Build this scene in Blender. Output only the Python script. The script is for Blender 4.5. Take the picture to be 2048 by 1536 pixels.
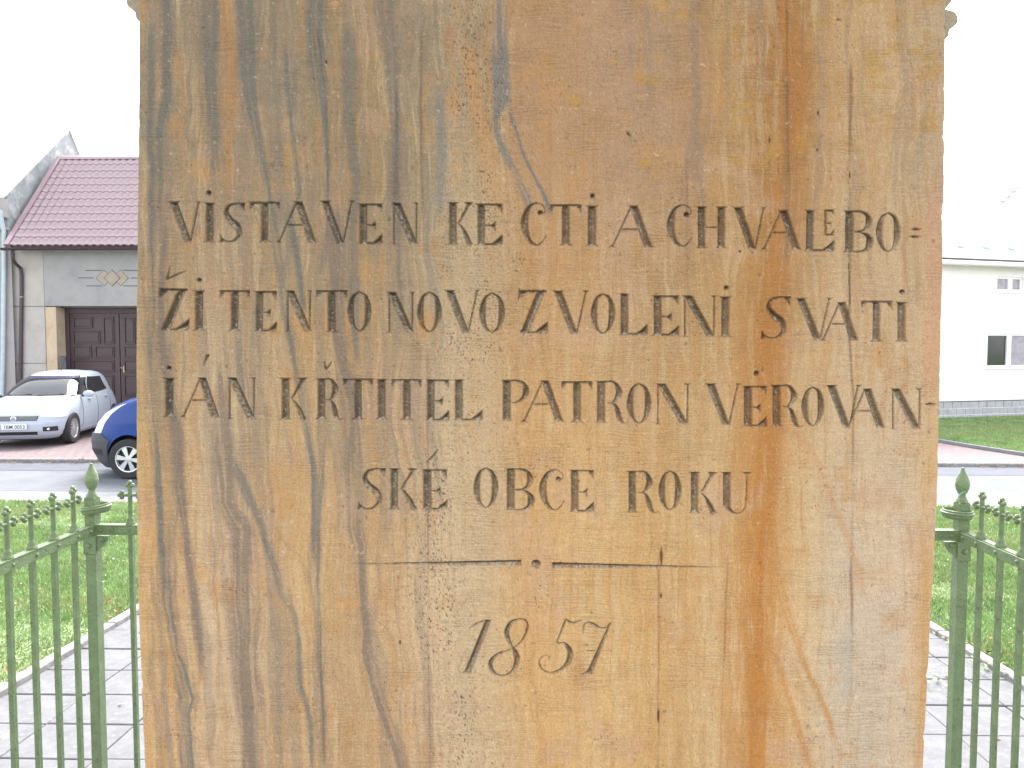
import bpy, bmesh, math, random
import numpy as np
from mathutils import Vector, Matrix
C = bpy.context.scene
for o in list(bpy.data.objects): bpy.data.objects.remove(o)
random.seed(4); rng = np.random.default_rng(7)
PI = math.pi; R = math.radians

# ------------------------------------------------------------------ camera
F = 1480.0                       # focal length in photo pixels (2048 wide)
PITCH, YAW, ROLL = math.atan(78/F), math.atan(34/F), 0.001
fw = Vector((-math.sin(YAW)*math.cos(PITCH), math.cos(YAW)*math.cos(PITCH), -math.sin(PITCH)))
rt = Vector((math.cos(YAW), math.sin(YAW), 0)); up = rt.cross(fw)
cx = rt*math.cos(ROLL) + up*math.sin(ROLL); cy = -rt*math.sin(ROLL) + up*math.cos(ROLL)
cam = bpy.data.cameras.new('camera'); camo = bpy.data.objects.new('camera', cam); C.collection.objects.link(camo)
camo.matrix_world = Matrix(((cx.x, cy.x, -fw.x, 0), (cx.y, cy.y, -fw.y, 0), (cx.z, cy.z, -fw.z, 0), (0, 0, 0, 1)))
cam.sensor_width = 36; cam.lens = F/2048*36; cam.clip_start = 0.05; cam.clip_end = 1500
C.camera = camo
# ------------------------------------------------------------------ sky, sun, exposure
SUN_EL, SUN_ROT = R(50), R(4)
w = bpy.data.worlds.new('World'); C.world = w; w.use_nodes = True
nt = w.node_tree; nt.nodes.clear()
sky = nt.nodes.new('ShaderNodeTexSky'); sky.sky_type = 'NISHITA'; sky.sun_disc = False
sky.sun_elevation = SUN_EL; sky.sun_rotation = SUN_ROT; sky.air_density = 1.0; sky.dust_density = 1.0; sky.ozone_density = 1.0
hs = nt.nodes.new('ShaderNodeHueSaturation'); hs.inputs['Saturation'].default_value = 0.18
bg = nt.nodes.new('ShaderNodeBackground'); bg.inputs['Strength'].default_value = 0.085
wo = nt.nodes.new('ShaderNodeOutputWorld')
nt.links.new(sky.outputs[0], hs.inputs['Color']); nt.links.new(hs.outputs[0], bg.inputs[0]); nt.links.new(bg.outputs[0], wo.inputs[0])
sl = bpy.data.lights.new('sun', 'SUN'); sl.energy = 1.5; sl.angle = R(40); sl.color = (1, .97, .92)
so = bpy.data.objects.new('sun', sl); C.collection.objects.link(so)
sd = Vector((math.sin(SUN_ROT)*math.cos(SUN_EL), math.cos(SUN_ROT)*math.cos(SUN_EL), math.sin(SUN_EL)))
so.rotation_euler = sd.to_track_quat('Z', 'Y').to_euler(); so.location = (0, 0, 30)
C.view_settings.view_transform = 'Standard'; C.view_settings.look = 'None'
C.view_settings.exposure = 3.0; C.view_settings.gamma = 1; C.view_settings.use_curve_mapping = False
C.render.engine = 'CYCLES'

# ------------------------------------------------------------------ helpers
def ray(px, py): return (cx*((px-1024)/F) + cy*((768-py)/F) + fw)
def onY(px, py, Y): d = ray(px, py); return d*(Y/d.y)
def onX(px, py, X): d = ray(px, py); return d*(X/d.x)
def onZ(px, py, z): d = ray(px, py); return d*(z/d.z)
def onP(px, py, p0, n): d = ray(px, py); return d*(p0.dot(n)/d.dot(n))
def proj(P):
    P = Vector(P); z = P.dot(fw); return 1024+F*P.dot(cx)/z, 768-F*P.dot(cy)/z
def ground(Y): return -1.68 - .044*min(max(Y, 0), 9.72)

class MB:
    def __init__(s): s.v = []; s.f = []
    def poly(s, pts): n = len(s.v); s.v += [tuple(p) for p in pts]; s.f.append(tuple(range(n, n+len(pts))))
    def box(s, x0, y0, z0, x1, y1, z1, bev=0):
        if bev > 0:
            b = bev; n = len(s.v)
            rings = [(b, z0), (0, z0+b), (0, z1-b), (b, z1)]
            for i, z in rings:
                s.v += [(x0+i, y0+i, z), (x1-i, y0+i, z), (x1-i, y1-i, z), (x0+i, y1-i, z)]
            for r in range(3):
                for k in range(4): a = n+r*4+k; c = n+r*4+(k+1) % 4; s.f.append((a, c, c+4, a+4))
            s.f += [(n+3, n+2, n+1, n), (n+12, n+13, n+14, n+15)]; return s
        n = len(s.v)
        s.v += [(x0, y0, z0), (x1, y0, z0), (x1, y1, z0), (x0, y1, z0), (x0, y0, z1), (x1, y0, z1), (x1, y1, z1), (x0, y1, z1)]
        for q in ((3, 2, 1, 0), (4, 5, 6, 7), (0, 1, 5, 4), (1, 2, 6, 5), (2, 3, 7, 6), (3, 0, 4, 7)): s.f.append(tuple(n+i for i in q))
        return s
    def prism(s, pts, off):            # closed outline + extrusion vector
        n = len(s.v); m = len(pts); off = Vector(off)
        s.v += [tuple(p) for p in pts] + [tuple(Vector(p)+off) for p in pts]
        s.f.append(tuple(range(n+m-1, n-1, -1))); s.f.append(tuple(range(n+m, n+2*m)))
        for k in range(m): j = (k+1) % m; s.f.append((n+k, n+j, n+m+j, n+m+k))
        return s
    def lathe(s, prof, seg=16, c=(0, 0, 0), ax=2, cap=True):
        n = len(s.v)
        for r, h in prof:
            for k in range(seg):
                a = 2*PI*k/seg; p = [r*math.cos(a), r*math.sin(a), h]
                if ax == 1: p = [p[0], h, p[1]]
                if ax == 0: p = [h, p[0], p[1]]
                s.v.append((p[0]+c[0], p[1]+c[1], p[2]+c[2]))
        for i in range(len(prof)-1):
            for k in range(seg):
                a = n+i*seg+k; b = n+i*seg+(k+1) % seg; s.f.append((a, b, b+seg, a+seg))
        if cap:
            s.f.append(tuple(n+k for k in range(seg-1, -1, -1))); s.f.append(tuple(n+(len(prof)-1)*seg+k for k in range(seg)))
        return s
    def tube(s, pts, r, seg=10, closed=False):
        pts = [Vector(p) for p in pts]; n = len(s.v); N = len(pts)
        for i, p in enumerate(pts):
            t = ((pts[(i+1) % N]-pts[i-1]) if closed else (pts[min(i+1, N-1)]-pts[max(i-1, 0)])).normalized()
            a = t.cross(Vector((0, 0, 1))) if abs(t.z) < .9 else t.cross(Vector((0, 1, 0))); a.normalize(); b = t.cross(a)
            rr = r[i] if isinstance(r, (list, tuple)) else r
            for k in range(seg): an = 2*PI*k/seg; s.v.append(tuple(p+a*math.cos(an)*rr+b*math.sin(an)*rr))
        for i in range(N if closed else N-1):
            for k in range(seg):
                j = (i+1) % N; s.f.append((n+i*seg+k, n+i*seg+(k+1) % seg, n+j*seg+(k+1) % seg, n+j*seg+k))
        if not closed:
            s.f.append(tuple(n+k for k in range(seg-1, -1, -1))); s.f.append(tuple(n+(N-1)*seg+k for k in range(seg)))
        return s
    def ball(s, c, r, seg=10, rings=6):
        prof = [(max(r*math.sin(PI*i/rings), 1e-4), -r*math.cos(PI*i/rings)) for i in range(rings+1)]
        return s.lathe(prof, seg, c, 2)
    def mesh(s, name, mat, smooth=False):
        me = bpy.data.meshes.new(name); me.from_pydata(s.v, [], s.f); me.update()
        if mat: me.materials.append(mat)
        if smooth:
            me.polygons.foreach_set('use_smooth', [True]*len(me.polygons))
        return me
def link(name, me, parent=None, loc=None, world=True):
    o = bpy.data.objects.new(name, me); C.collection.objects.link(o)
    if parent is not None:
        o.parent = parent
        if parent.type == 'EMPTY' and world: o.location = -parent.location
    if loc is not None: o.location = Vector(o.location) + Vector(loc)
    return o
def sharp(me, ang=35):
    me.polygons.foreach_set('use_smooth', [True]*len(me.polygons))
    try: me.set_sharp_from_angle(angle=R(ang))
    except Exception: pass
    return me
def obj(name, mb, mat, parent=None, smooth=False, local=False):
    me = mb.mesh(name, mat)
    if smooth: sharp(me, 40)
    return link(name, me, parent, world=not local)
def thing(name, label, cat, loc=(0, 0, 0), rotz=0, group=None):
    o = bpy.data.objects.new(name, None); C.collection.objects.link(o); o.empty_display_size = .2
    o.location = loc; o.rotation_euler = (0, 0, rotz); o['label'] = label; o['category'] = cat
    if group: o['group'] = group
    return o
def struct(o): o['kind'] = 'structure'; return o
def srgb(r, g, b, k=1.0):
    return tuple((((c/255+.055)/1.055)**2.4 if c > 10 else c/255/12.92)*k for c in (r, g, b))

def mat(name, col, rough=.7, var=.12, scale=8, bump=0, bscale=60, metal=0, spec=.5, coat=0, col2=None, c2scale=3, c2lo=.5, c2hi=.65):
    m = bpy.data.materials.new(name); m.use_nodes = True; n = m.node_tree; b = n.nodes['Principled BSDF']
    b.inputs['Roughness'].default_value = rough; b.inputs['Metallic'].default_value = metal
    b.inputs['Specular IOR Level'].default_value = spec; b.inputs['Coat Weight'].default_value = coat
    b.inputs['Coat Roughness'].default_value = .05
    tc = n.nodes.new('ShaderNodeTexCoord'); no = n.nodes.new('ShaderNodeTexNoise'); no.inputs['Scale'].default_value = scale
    no.inputs['Detail'].default_value = 6; no.inputs['Roughness'].default_value = .65
    n.links.new(tc.outputs['Object'], no.inputs['Vector'])
    rp = n.nodes.new('ShaderNodeValToRGB'); n.links.new(no.outputs['Fac'], rp.inputs[0])
    rp.color_ramp.elements[0].position = .3; rp.color_ramp.elements[1].position = .7
    rp.color_ramp.elements[0].color = tuple(c*(1-var) for c in col)+(1,); rp.color_ramp.elements[1].color = tuple(min(c*(1+var), .95) for c in col)+(1,)
    out = rp.outputs[0]
    if col2:
        n2 = n.nodes.new('ShaderNodeTexNoise'); n2.inputs['Scale'].default_value = c2scale; n2.inputs['Detail'].default_value = 8; n2.inputs['Roughness'].default_value = .7
        n.links.new(tc.outputs['Object'], n2.inputs['Vector'])
        mr = n.nodes.new('ShaderNodeMapRange'); mr.inputs[1].default_value = c2lo; mr.inputs[2].default_value = c2hi; n.links.new(n2.outputs['Fac'], mr.inputs[0])
        mx = n.nodes.new('ShaderNodeMix'); mx.data_type = 'RGBA'; n.links.new(mr.outputs[0], mx.inputs[0]); n.links.new(out, mx.inputs[6])
        mx.inputs[7].default_value = tuple(col2)+(1,); out = mx.outputs[2]
    n.links.new(out, b.inputs['Base Color'])
    if bump:
        nb = n.nodes.new('ShaderNodeTexNoise'); nb.inputs['Scale'].default_value = bscale; nb.inputs['Detail'].default_value = 5
        n.links.new(tc.outputs['Object'], nb.inputs['Vector'])
        bp = n.nodes.new('ShaderNodeBump'); bp.inputs['Strength'].default_value = bump; bp.inputs['Distance'].default_value = .01
        n.links.new(nb.outputs['Fac'], bp.inputs['Height']); n.links.new(bp.outputs[0], b.inputs['Normal'])
    return m

# numpy value noise
def vn(x, y, seed=0):
    xi = np.floor(x).astype(np.int64); yi = np.floor(y).astype(np.int64); fx = x-xi; fy = y-yi
    fx = fx*fx*(3-2*fx); fy = fy*fy*(3-2*fy)
    def h(a, b):
        n = (a*374761393 + b*668265263 + seed*1442695041) & 0xffffffff
        n = ((n ^ (n >> 13))*1274126177) & 0xffffffff
        n = ((n ^ (n >> 16))*2246822519) & 0xffffffff
        return ((n ^ (n >> 15)) & 0xffff)/65535.0
    return (h(xi, yi)*(1-fx)+h(xi+1, yi)*fx)*(1-fy)+(h(xi, yi+1)*(1-fx)+h(xi+1, yi+1)*fx)*fy
def fbm(x, y, seed=0, oc=4, g=.5):
    s = 0; a = 1; t = 0
    for i in range(oc): s = s+a*vn(x*2**i, y*2**i, seed+i*17); t += a; a *= g
    return s/t
def smooth(a, b, x): t = np.clip((x-a)/(b-a), 0, 1); return t*t*(3-2*t)

# ================================================================== SETTING
M = {}
M['grass_base'] = mat('lawn_soil', (.13, .18, .07), .95, .3, 6, .6, 60, col2=(.10, .10, .05), c2scale=20)
M['blade'] = mat('grass_blade', (.25, .37, .145), .7, .4, 2.5, col2=(.33, .38, .17), c2scale=1.3, c2lo=.45, c2hi=.62, spec=.4)
M['asphalt'] = mat('light_asphalt', (.13, .138, .155), .9, .12, 3, .35, 300, col2=(.155, .16, .175), c2scale=.8)
M['asphalt_dark'] = mat('repaired_asphalt', (.105, .11, .135), .9, .12, 5, .35, 300)
M['concrete'] = mat('gutter_concrete', (.19, .195, .21), .9, .1, 5, .3, 200, col2=(.16, .16, .175), c2scale=4)
M['slab'] = mat('slab_concrete', (.138, .138, .148), .9, .25, 7, .5, 240, col2=(.20, .20, .21), c2scale=30, c2lo=.56, c2hi=.66)
M['kerb'] = mat('kerb_concrete', (.21, .20, .20), .95, .25, 20, .6, 120, col2=(.30, .29, .28), c2scale=10)
M['joint'] = mat('joint_sand', (.075, .07, .062), 1, .3, 40)
M['paver'] = mat('pink_pavers', (.215, .165, .17), .9, .15, 8, .3, 100, col2=(.18, .14, .145), c2scale=9)
M['leaf'] = mat('fallen_leaf', (.17, .085, .04), .8, .4, 3, col2=(.24, .16, .08), c2scale=14, c2lo=.4, c2hi=.6)

g = MB(); g.poly([(-400, -60, -2.25), (400, -60, -2.25), (400, 700, -2.25), (-400, 700, -2.25)])
struct(obj('ground', g, M['grass_base']))
# mound lawn
YE = 9.72; PXL, PXR = -2.77, 2.67
lw = MB()
for x0, x1 in ((-24, PXL-.05), (PXR+.05, 24)):
    ys = [-6, 0]+[YE*i/20 for i in range(1, 21)]
    for a, b in zip(ys, ys[1:]):
        lw.poly([(x0, a, ground(a)), (x1, a, ground(a)), (x1, b, ground(b)), (x0, b, ground(b))])
struct(obj('lawn', lw, M['grass_base']))
# paved path around the monument: slabs
path = MB(); path.poly([(PXL, -3, ground(0)-.032), (PXR, -3, ground(0)-.032), (PXR, 0, ground(0)-.032), (PXL, 0, ground(0)-.032)])
path.poly([(PXL, 0, ground(0)-.032), (PXR, 0, ground(0)-.032), (PXR, YE, ground(YE)-.032), (PXL, YE, ground(YE)-.032)])
path = struct(obj('path', path, M['joint']))
SW, SD = .435, .326
slabm = [MB().box(.004, .004, -.05, SW-.004, SD-.004, 0, .004).mesh('paving_slab', M['slab']) for _ in range(1)]
sl_rows = [(j, j*SD+1.16) for j in range(-8, 26)]; hid = MB()
slope = math.atan(.044)
for j, y0 in sl_rows:
    for i in range(13):
        x0 = PXL+i*SW
        if x0+SW > PXR+.3: continue
        px = proj((x0+SW/2, y0+SD/2, ground(y0)))[0]
        if y0 < 2.4 or not (-250 < px < 480 or 1650 < px < 2300):
            if y0+SD < 9.65: zc = ground(y0+.16); hid.box(x0+.004, y0+.004, zc-.03, x0+SW-.004, y0+SD-.004, zc)
            continue
        s = link('paving_slab', slabm[0], path, (x0, y0, ground(y0)+random.uniform(-.003, .002)))
        s.rotation_euler = (-slope+random.uniform(-.006, .006), random.uniform(-.006, .006), random.uniform(-.002, .002))
o = obj('paving_slab', hid, M['slab'], path); o['kind'] = 'stuff'
# kerb strips beside the path, in stones of 1 m
kerbm = MB().box(-.035, .004, -.12, .035, .996, .035, .008).mesh('kerb_stone', M['kerb'])
kerb = struct(obj('kerb', MB().box(PXL-.045, 0, -2.4, PXL-.040, 9.6, -2.2).box(PXR+.040, 0, -2.4, PXR+.045, 9.6, -2.2), M['joint']))
for X in (PXL-.03, PXR+.03):
    for k in range(2, 10):
        s = link('kerb_stone', kerbm, kerb, (X, k*.96, ground(k*.96))); s.rotation_euler = (-slope, 0, random.uniform(-.008, .008)); s.scale = (1, .96, 1)
# road
RZ = -2.17
rd = MB(); rd.poly([(-60, YE+.25, RZ), (60, YE+.25, RZ), (60, 13.3, RZ), (-60, 13.3, RZ)]); struct(obj('road', rd, M['asphalt']))
rp_ = MB(); rp_.poly([(-60, 12.45, RZ+.004), (60, 12.45, RZ+.004), (60, 13.28, RZ+.004), (-60, 13.28, RZ+.004)]); struct(obj('road_repair_strip', rp_, M['asphalt_dark']))
gt = MB(); gt.box(-60, YE+.25, RZ-.1, 60, YE+.95, RZ+.006); struct(obj('gutter', gt, M['concrete']))
rs = MB(); rs.poly([(-60, YE+.95, RZ+.005), (60, YE+.95, RZ+.005), (60, YE+.98, RZ+.005), (-60, YE+.98, RZ+.005)]); struct(obj('road_seam', rs, M['joint']))
kb = MB(); kb.box(-60, YE, RZ-.2, 60, YE+.25, ground(YE)-.02, .02); struct(obj('near_kerb', kb, M['kerb']))
fk = MB(); fk.box(-60, 13.3, RZ-.2, 60, 13.42, RZ+.07, .015); struct(obj('far_kerb', fk, M['kerb']))
PZ = RZ+.06
pv = MB(); pv.box(-60, 13.42, RZ-.2, 60, 30, PZ); pv = struct(obj('forecourt', pv, M['joint']))
# pink pavers on the forecourt: joined (each only a few pixels)
n_ = MB()
for X0, X1, Y0, Y1 in ((-13.5, -5, 13.43, 20.0), (9.5, 16.5, 13.43, 17.2)):
    y = Y0; r_ = 0
    while y < Y1:
        x = X0 - (r_ % 2)*.1
        while x < X1:
            h = PZ+.006+random.uniform(-.001, .001); n_.poly([(x+.004, y+.004, h), (x+.196, y+.004, h), (x+.196, y+.196, h), (x+.004, y+.196, h)]); x += .2
        y += .2; r_ += 1
o = obj('paver', n_, M['paver'], pv); o['kind'] = 'stuff'
pvb = MB(); pvb.poly([(-60, 13.42, PZ+.002), (60, 13.42, PZ+.002), (60, 20, PZ+.002), (-60, 20, PZ+.002)]); struct(obj('pavement', pvb, M['paver']))

# ================================================================== MONUMENT
YF = 0.78
def face(px, py): p = onY(px, py, YF); return p.x, p.z
MPP = YF/F
strokes = []      # (letter id, kind, data)
letters = []
class L_:
    def __init__(s, ch, line): s.id = len(letters)+1; letters.append((ch, line)); s.k = 1
    def bar(s, x0, y0, x1, y1, w0, w1=None, clip='v', e0=1, e1=1):   # V groove with hipped ends
        strokes.append((s.id, 'bar', (x0, y0, x1, y1, w0, w0 if w1 is None else w1, clip, e0, e1)))
    def curve(s, pts, n=7):   # Catmull-Rom through (x,y,w)
        P = np.array(pts, float); P = np.vstack([2*P[0]-P[1], P, 2*P[-1]-P[-2]]); out = []
        for i in range(1, len(P)-2):
            for t in np.linspace(0, 1, n, endpoint=False):
                a, b, c, d = P[i-1], P[i], P[i+1], P[i+2]
                out.append(.5*(2*b+(c-a)*t+(2*a-5*b+4*c-d)*t*t+(3*b-a-3*c+d)*t**3))
        out.append(P[-2]); out = np.array(out); out[:, 2] = np.clip(out[:, 2], 1.5, 40)
        strokes.append((s.id, 'curve', out))
    def loop(s, pts): s.curve(pts+[pts[0]])
    def dot(s, x, y, r): strokes.append((s.id, 'dot', (x, y, r)))
    def tri(s, a, b, c): strokes.append((s.id, 'tri', (a, b, c)))
TH, TN = 17.0, 4.8
def draw(ch, line, xl, xr, yt, yb, th=TH, tn=TN):
    l = L_(ch, line); W = xr-xl; H = yb-yt
    X = lambda f: xl+f*W
    Y = lambda f: yt+f*H
    def stem(x, a=0, b=1, t=th, se=6.5):       # full stem with chiselled serifs
        t = t*random.uniform(.94, 1.07)
        l.bar(x, Y(a), x+random.uniform(-.6, .6), Y(b), t, t)
        for yy, sg in ((Y(a), 1), (Y(b), -1)):
            l.tri((x-t/2-se, yy), (x+t/2+se, yy), (x, yy+sg*9))
    def hair(x, a=0, b=1, se=6): 
        l.bar(x, Y(a), x, Y(b), tn)
        for yy, sg in ((Y(a), 1), (Y(b), -1)): l.tri((x-se, yy), (x+se, yy), (x, yy+sg*5))
    if ch == 'V':
        l.bar(X(.17), Y(0), X(.60), Y(1), th, th*.9); l.bar(X(.90), Y(0), X(.66), Y(1), tn, tn)
        l.tri((X(0), Y(0)), (X(.37), Y(0)), (X(.2), Y(.10))); l.tri((X(.80), Y(0)), (X(1), Y(0)), (X(.9), Y(.07)))
    elif ch == 'A':
        l.bar(X(.50), Y(0), X(.08), Y(1), tn, tn); l.bar(X(.54), Y(0), X(.86), Y(1), th*.95, th)
        l.bar(X(.28), Y(.57), X(.70), Y(.57), tn, tn, 'p'); l.tri((X(0), Y(1)), (X(.16), Y(1)), (X(.08), Y(.92)))
        l.tri((X(.73), Y(1)), (X(1), Y(1)), (X(.86), Y(.9))); l.tri((X(.40), Y(0)), (X(.64), Y(0)), (X(.54), Y(.1)))
    elif ch in 'iI':
        stem(X(.5))
    elif ch == 'T':
        stem(X(.5), 0.01, 1, se=7); l.bar(X(.02), Y(.025), X(.98), Y(.025), tn+1.2, tn+1.2, 'p')
        l.tri((X(0), Y(0)), (X(.2), Y(.04)), (X(.02), Y(.20))); l.tri((X(1), Y(0)), (X(.8), Y(.04)), (X(.98), Y(.22)))
    elif ch in 'EeL':
        t = th if ch != 'e' else 6
        sc = 1 if ch != 'e' else .5
        stem(xl+t*.62, 0, 1, t, 5*sc)
        if ch != 'L':
            l.bar(xl+t*.6, Y(.03), X(.98), Y(.03), tn+1, tn+1, 'p'); l.tri((X(.68), Y(.02)), (X(1), Y(0)), (X(.97), Y(.24)))
            l.bar(xl+t*.8, Y(.53), X(.72), Y(.53), tn, tn, 'p'); l.tri((X(.5), Y(.53)), (X(.74), Y(.42)), (X(.72), Y(.66)))
        l.bar(xl+t*.6, Y(.975), X(.97), Y(.975), tn+1, tn+1, 'p'); l.tri((X(.5), Y(1)), (X(1), Y(1)), (X(1), Y(.72)))
        l.tri((X(.6), Y(1)), (X(.8), Y(.9)), (X(1), Y(.72)))
    elif ch == 'N':
        hair(X(.10), 0, 1); l.bar(X(.18), Y(0), X(.84), Y(1), th, th*.95); l.bar(X(.93), Y(0), X(.91), Y(1), tn, tn)
        l.tri((X(.80), Y(0)), (X(1.02), Y(0)), (X(.93), Y(.08))); l.tri((X(0), Y(0)), (X(.32), Y(0)), (X(.16), Y(.09)))
    elif ch == 'K':
        stem(xl+th*.62, se=5.5); l.bar(X(.86), Y(0), X(.42), Y(.50), th*.55, tn, 'v'); l.tri((X(.62), Y(0)), (X(1.02), Y(0)), (X(.78), Y(.14)))
        l.curve([(X(.40), Y(.49), 3), (X(.55), Y(.60), 6), (X(.72), Y(.80), 11), (X(.82), Y(.97), 11)]); l.tri((X(.66), Y(1)), (X(1), Y(1)), (X(.84), Y(.88)))
    elif ch == 'O':
        a = th*.88
        l.loop([(X(.5), Y(.03), 4), (X(.78), Y(.16), 9), (X(.88), Y(.5), a), (X(.76), Y(.84), 9), (X(.5), Y(.97), 4), (X(.24), Y(.84), 9), (X(.13), Y(.5), a), (X(.24), Y(.16), 9)])
    elif ch == 'C':
        l.curve([(X(.80), Y(.27), 4), (X(.93), Y(.22), 3.5), (X(.90), Y(.10), 3.5), (X(.62), Y(.02), 4.5), (X(.30), Y(.14), 10), (X(.15), Y(.48), th), (X(.30), Y(.84), 11), (X(.60), Y(.985), 5), (X(.82), Y(.92), 4), (X(.97), Y(.78), 3)])
        l.dot(X(.76), Y(.24), 6)
    elif ch == 'S':
        l.curve([(X(.93), Y(.06), 6), (X(.66), Y(.03), 5), (X(.36), Y(.10), 8), (X(.27), Y(.26), 11), (X(.42), Y(.44), th*.85), (X(.68), Y(.60), th*.95), (X(.76), Y(.80), 11), (X(.55), Y(.96), 6), (X(.28), Y(.98), 5), (X(.06), Y(.88), 5)])
        l.tri((X(.72), Y(.02)), (X(1), Y(0)), (X(.96), Y(.24))); l.tri((X(0), Y(1.02)), (X(.2), Y(.98)), (X(.04), Y(.78)))
    elif ch == 'Z':
        l.bar(X(.02), Y(.035), X(.95), Y(.035), tn+2.5, tn+2.5, 'p'); l.tri((X(.02), Y(0)), (X(.42), Y(.02)), (X(0), Y(.26)))
        l.bar(X(.78), Y(.0), X(.22), Y(1), th*1.05, th*1.05); l.bar(X(.15), Y(.975), X(.95), Y(.975), tn+1, tn+1, 'p'); l.tri((X(.45), Y(1)), (X(.98), Y(.97)), (X(1), Y(.70)))
    elif ch == 'H':
        stem(X(.20), se=5); stem(X(.80), se=5); l.bar(X(.3), Y(.5), X(.72), Y(.5), tn, tn, 'p')
    elif ch in 'PRB':
        stem(xl+th*.62, se=5.5); y2 = .52 if ch != 'P' else .55
        rr = .86 if ch != 'R' else .72
        l.curve([(X(.28), Y(.04), 5), (X(.5), Y(.02), 6), (X(rr-.08), Y(.10), 9), (X(rr), Y(.27), th*.85), (X(rr-.1), Y(.44), 9), (X(.5), Y(y2), 4.5), (X(.36), Y(y2), 3.5)])
        if ch == 'B':
            l.curve([(X(.36), Y(.5), 3.5), (X(.6), Y(.52), 6), (X(.84), Y(.62), 10), (X(.90), Y(.76), th*.95), (X(.80), Y(.92), 10), (X(.55), Y(.98), 5), (X(.28), Y(.975), 4.5)])
        if ch == 'R':
            l.curve([(X(.48), Y(.52), 4), (X(.62), Y(.60), 8), (X(.70), Y(.76), 12), (X(.76), Y(.92), 10), (X(.88), Y(1.0), 4), (X(1), Y(.97), 2.5)])
    elif ch == 'U':
        l.bar(X(.22), Y(0), X(.22), Y(.7), th, th, 'v', 1, 0); l.tri((X(0), Y(0)), (X(.4), Y(0)), (X(.2), Y(.1)))
        l.curve([(X(.22), Y(.68), th), (X(.27), Y(.86), 11), (X(.48), Y(.98), 5), (X(.70), Y(.92), 4), (X(.79), Y(.72), 4), (X(.81), Y(.3), 4), (X(.82), Y(.04), 4.5)])
        l.tri((X(.64), Y(0)), (X(1), Y(0)), (X(.82), Y(.1)))
    return l
def dotted(l, x, y, r=5.5): l.dot(x, y, r)
T1 = [('V', 334, 404, 403, 485), ('i', 408, 429, 405, 485), ('S', 438, 490, 405, 485), ('T', 498, 560, 404, 485), ('A', 550, 636, 403, 486), ('V', 636, 711, 401, 488),
      ('E', 716, 765, 407, 489), ('N', 782, 837, 405, 489), ('K', 895, 948, 404, 490), ('E', 952, 1006, 407, 491), ('C', 1041, 1093, 405, 492), ('T', 1099, 1164, 409, 492),
      ('i', 1173, 1195, 411, 493), ('A', 1217, 1310, 411, 495), ('C', 1334, 1385, 409, 494), ('H', 1390, 1456, 413, 497), ('V', 1463, 1535, 414, 500), ('A', 1521, 1606, 420, 500),
      ('L', 1610, 1670, 420, 503), ('e', 1648, 1669, 420, 471), ('B', 1689, 1746, 421, 505), ('O', 1753, 1801, 423, 505)]
T2 = [('Z', 316, 379, 577, 662), ('i', 387, 408, 581, 663), ('T', 438, 500, 581, 663), ('E', 508, 554, 582, 664), ('N', 570, 624, 581, 664), ('T', 631, 695, 581, 665), ('O', 695, 742, 581, 665),
      ('N', 773, 829, 584, 666), ('O', 834, 883, 582, 666), ('V', 886, 962, 580, 667), ('O', 958, 1010, 584, 667), ('Z', 1035, 1097, 580, 668), ('V', 1102, 1180, 581, 669), ('O', 1182, 1230, 585, 669),
      ('L', 1239, 1296, 587, 671), ('E', 1305, 1359, 591, 672), ('N', 1363, 1434, 591, 675), ('i', 1441, 1461, 593, 675), ('S', 1521, 1583, 592, 678), ('V', 1589, 1667, 596, 680), ('A', 1640, 1720, 604, 682),
      ('T', 1722, 1786, 602, 684), ('i', 1794, 1814, 604, 684)]
T3 = [('i', 328, 348, 756, 835), ('A', 359, 442, 755, 836), ('N', 453, 512, 755, 839), ('K', 560, 615, 756, 840), ('R', 632, 685, 757, 840), ('T', 685, 747, 758, 840), ('I', 753, 773, 758, 840),
      ('T', 782, 844, 759, 841), ('E', 851, 899, 759, 842), ('L', 907, 966, 759, 842), ('P', 1003, 1060, 760, 843), ('A', 1040, 1132, 761, 845), ('T', 1122, 1186, 763, 846), ('R', 1192, 1256, 762, 847),
      ('O', 1254, 1302, 765, 849), ('N', 1309, 1381, 767, 850), ('V', 1408, 1484, 767, 852), ('E', 1486, 1535, 772, 854), ('R', 1543, 1606, 770, 854), ('O', 1604, 1648, 772, 854),
      ('V', 1650, 1724, 770, 857), ('A', 1689, 1774, 777, 857), ('N', 1780, 1845, 777, 859)]
T4 = [('S', 714, 772, 936, 1020), ('K', 778, 837, 937, 1020), ('E', 844, 895, 939, 1021), ('O', 947, 996, 934, 1018), ('B', 1011, 1068, 937, 1022), ('C', 1078, 1129, 939, 1022), ('E', 1139, 1189, 940, 1025),
      ('R', 1254, 1317, 942, 1026), ('O', 1318, 1362, 940, 1023), ('K', 1379, 1436, 944, 1028), ('U', 1439, 1506, 944, 1029)]
D1 = {1: (417, 386), 12: (1185, 392)}; D2 = {1: (398, 561), 17: (1453, 576), 22: (1805, 584)}; D3 = {0: (338, 737), 17: (1513, 747)}
for ln, (TT, DD) in enumerate(((T1, D1), (T2, D2), (T3, D3), (T4, {}))):
    for k, (ch, a, b, c, d) in enumerate(TT):
        l = draw(ch, ln+1, a, b, c, d)
        if k in DD: l.dot(DD[k][0], DD[k][1], 5.8)
        if ln == 1 and k == 0: l.bar(341, 531, 333, 560, 2, 7, 'v'); l.curve([(333, 559, 6), (352, 550, 5), (374, 541, 2)])
        if ln == 2 and k == 1: l.bar(416, 709, 405, 733, 9, 2.5, 'v')
        if ln == 2 and k == 4: l.bar(648, 720, 651, 740, 2, 7); l.curve([(651, 739, 6), (658, 732, 5), (664, 722, 2)])
        if ln == 3 and k == 2: l.curve([(876, 899, 2.5), (869, 909, 5), (859, 920, 5)])
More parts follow.
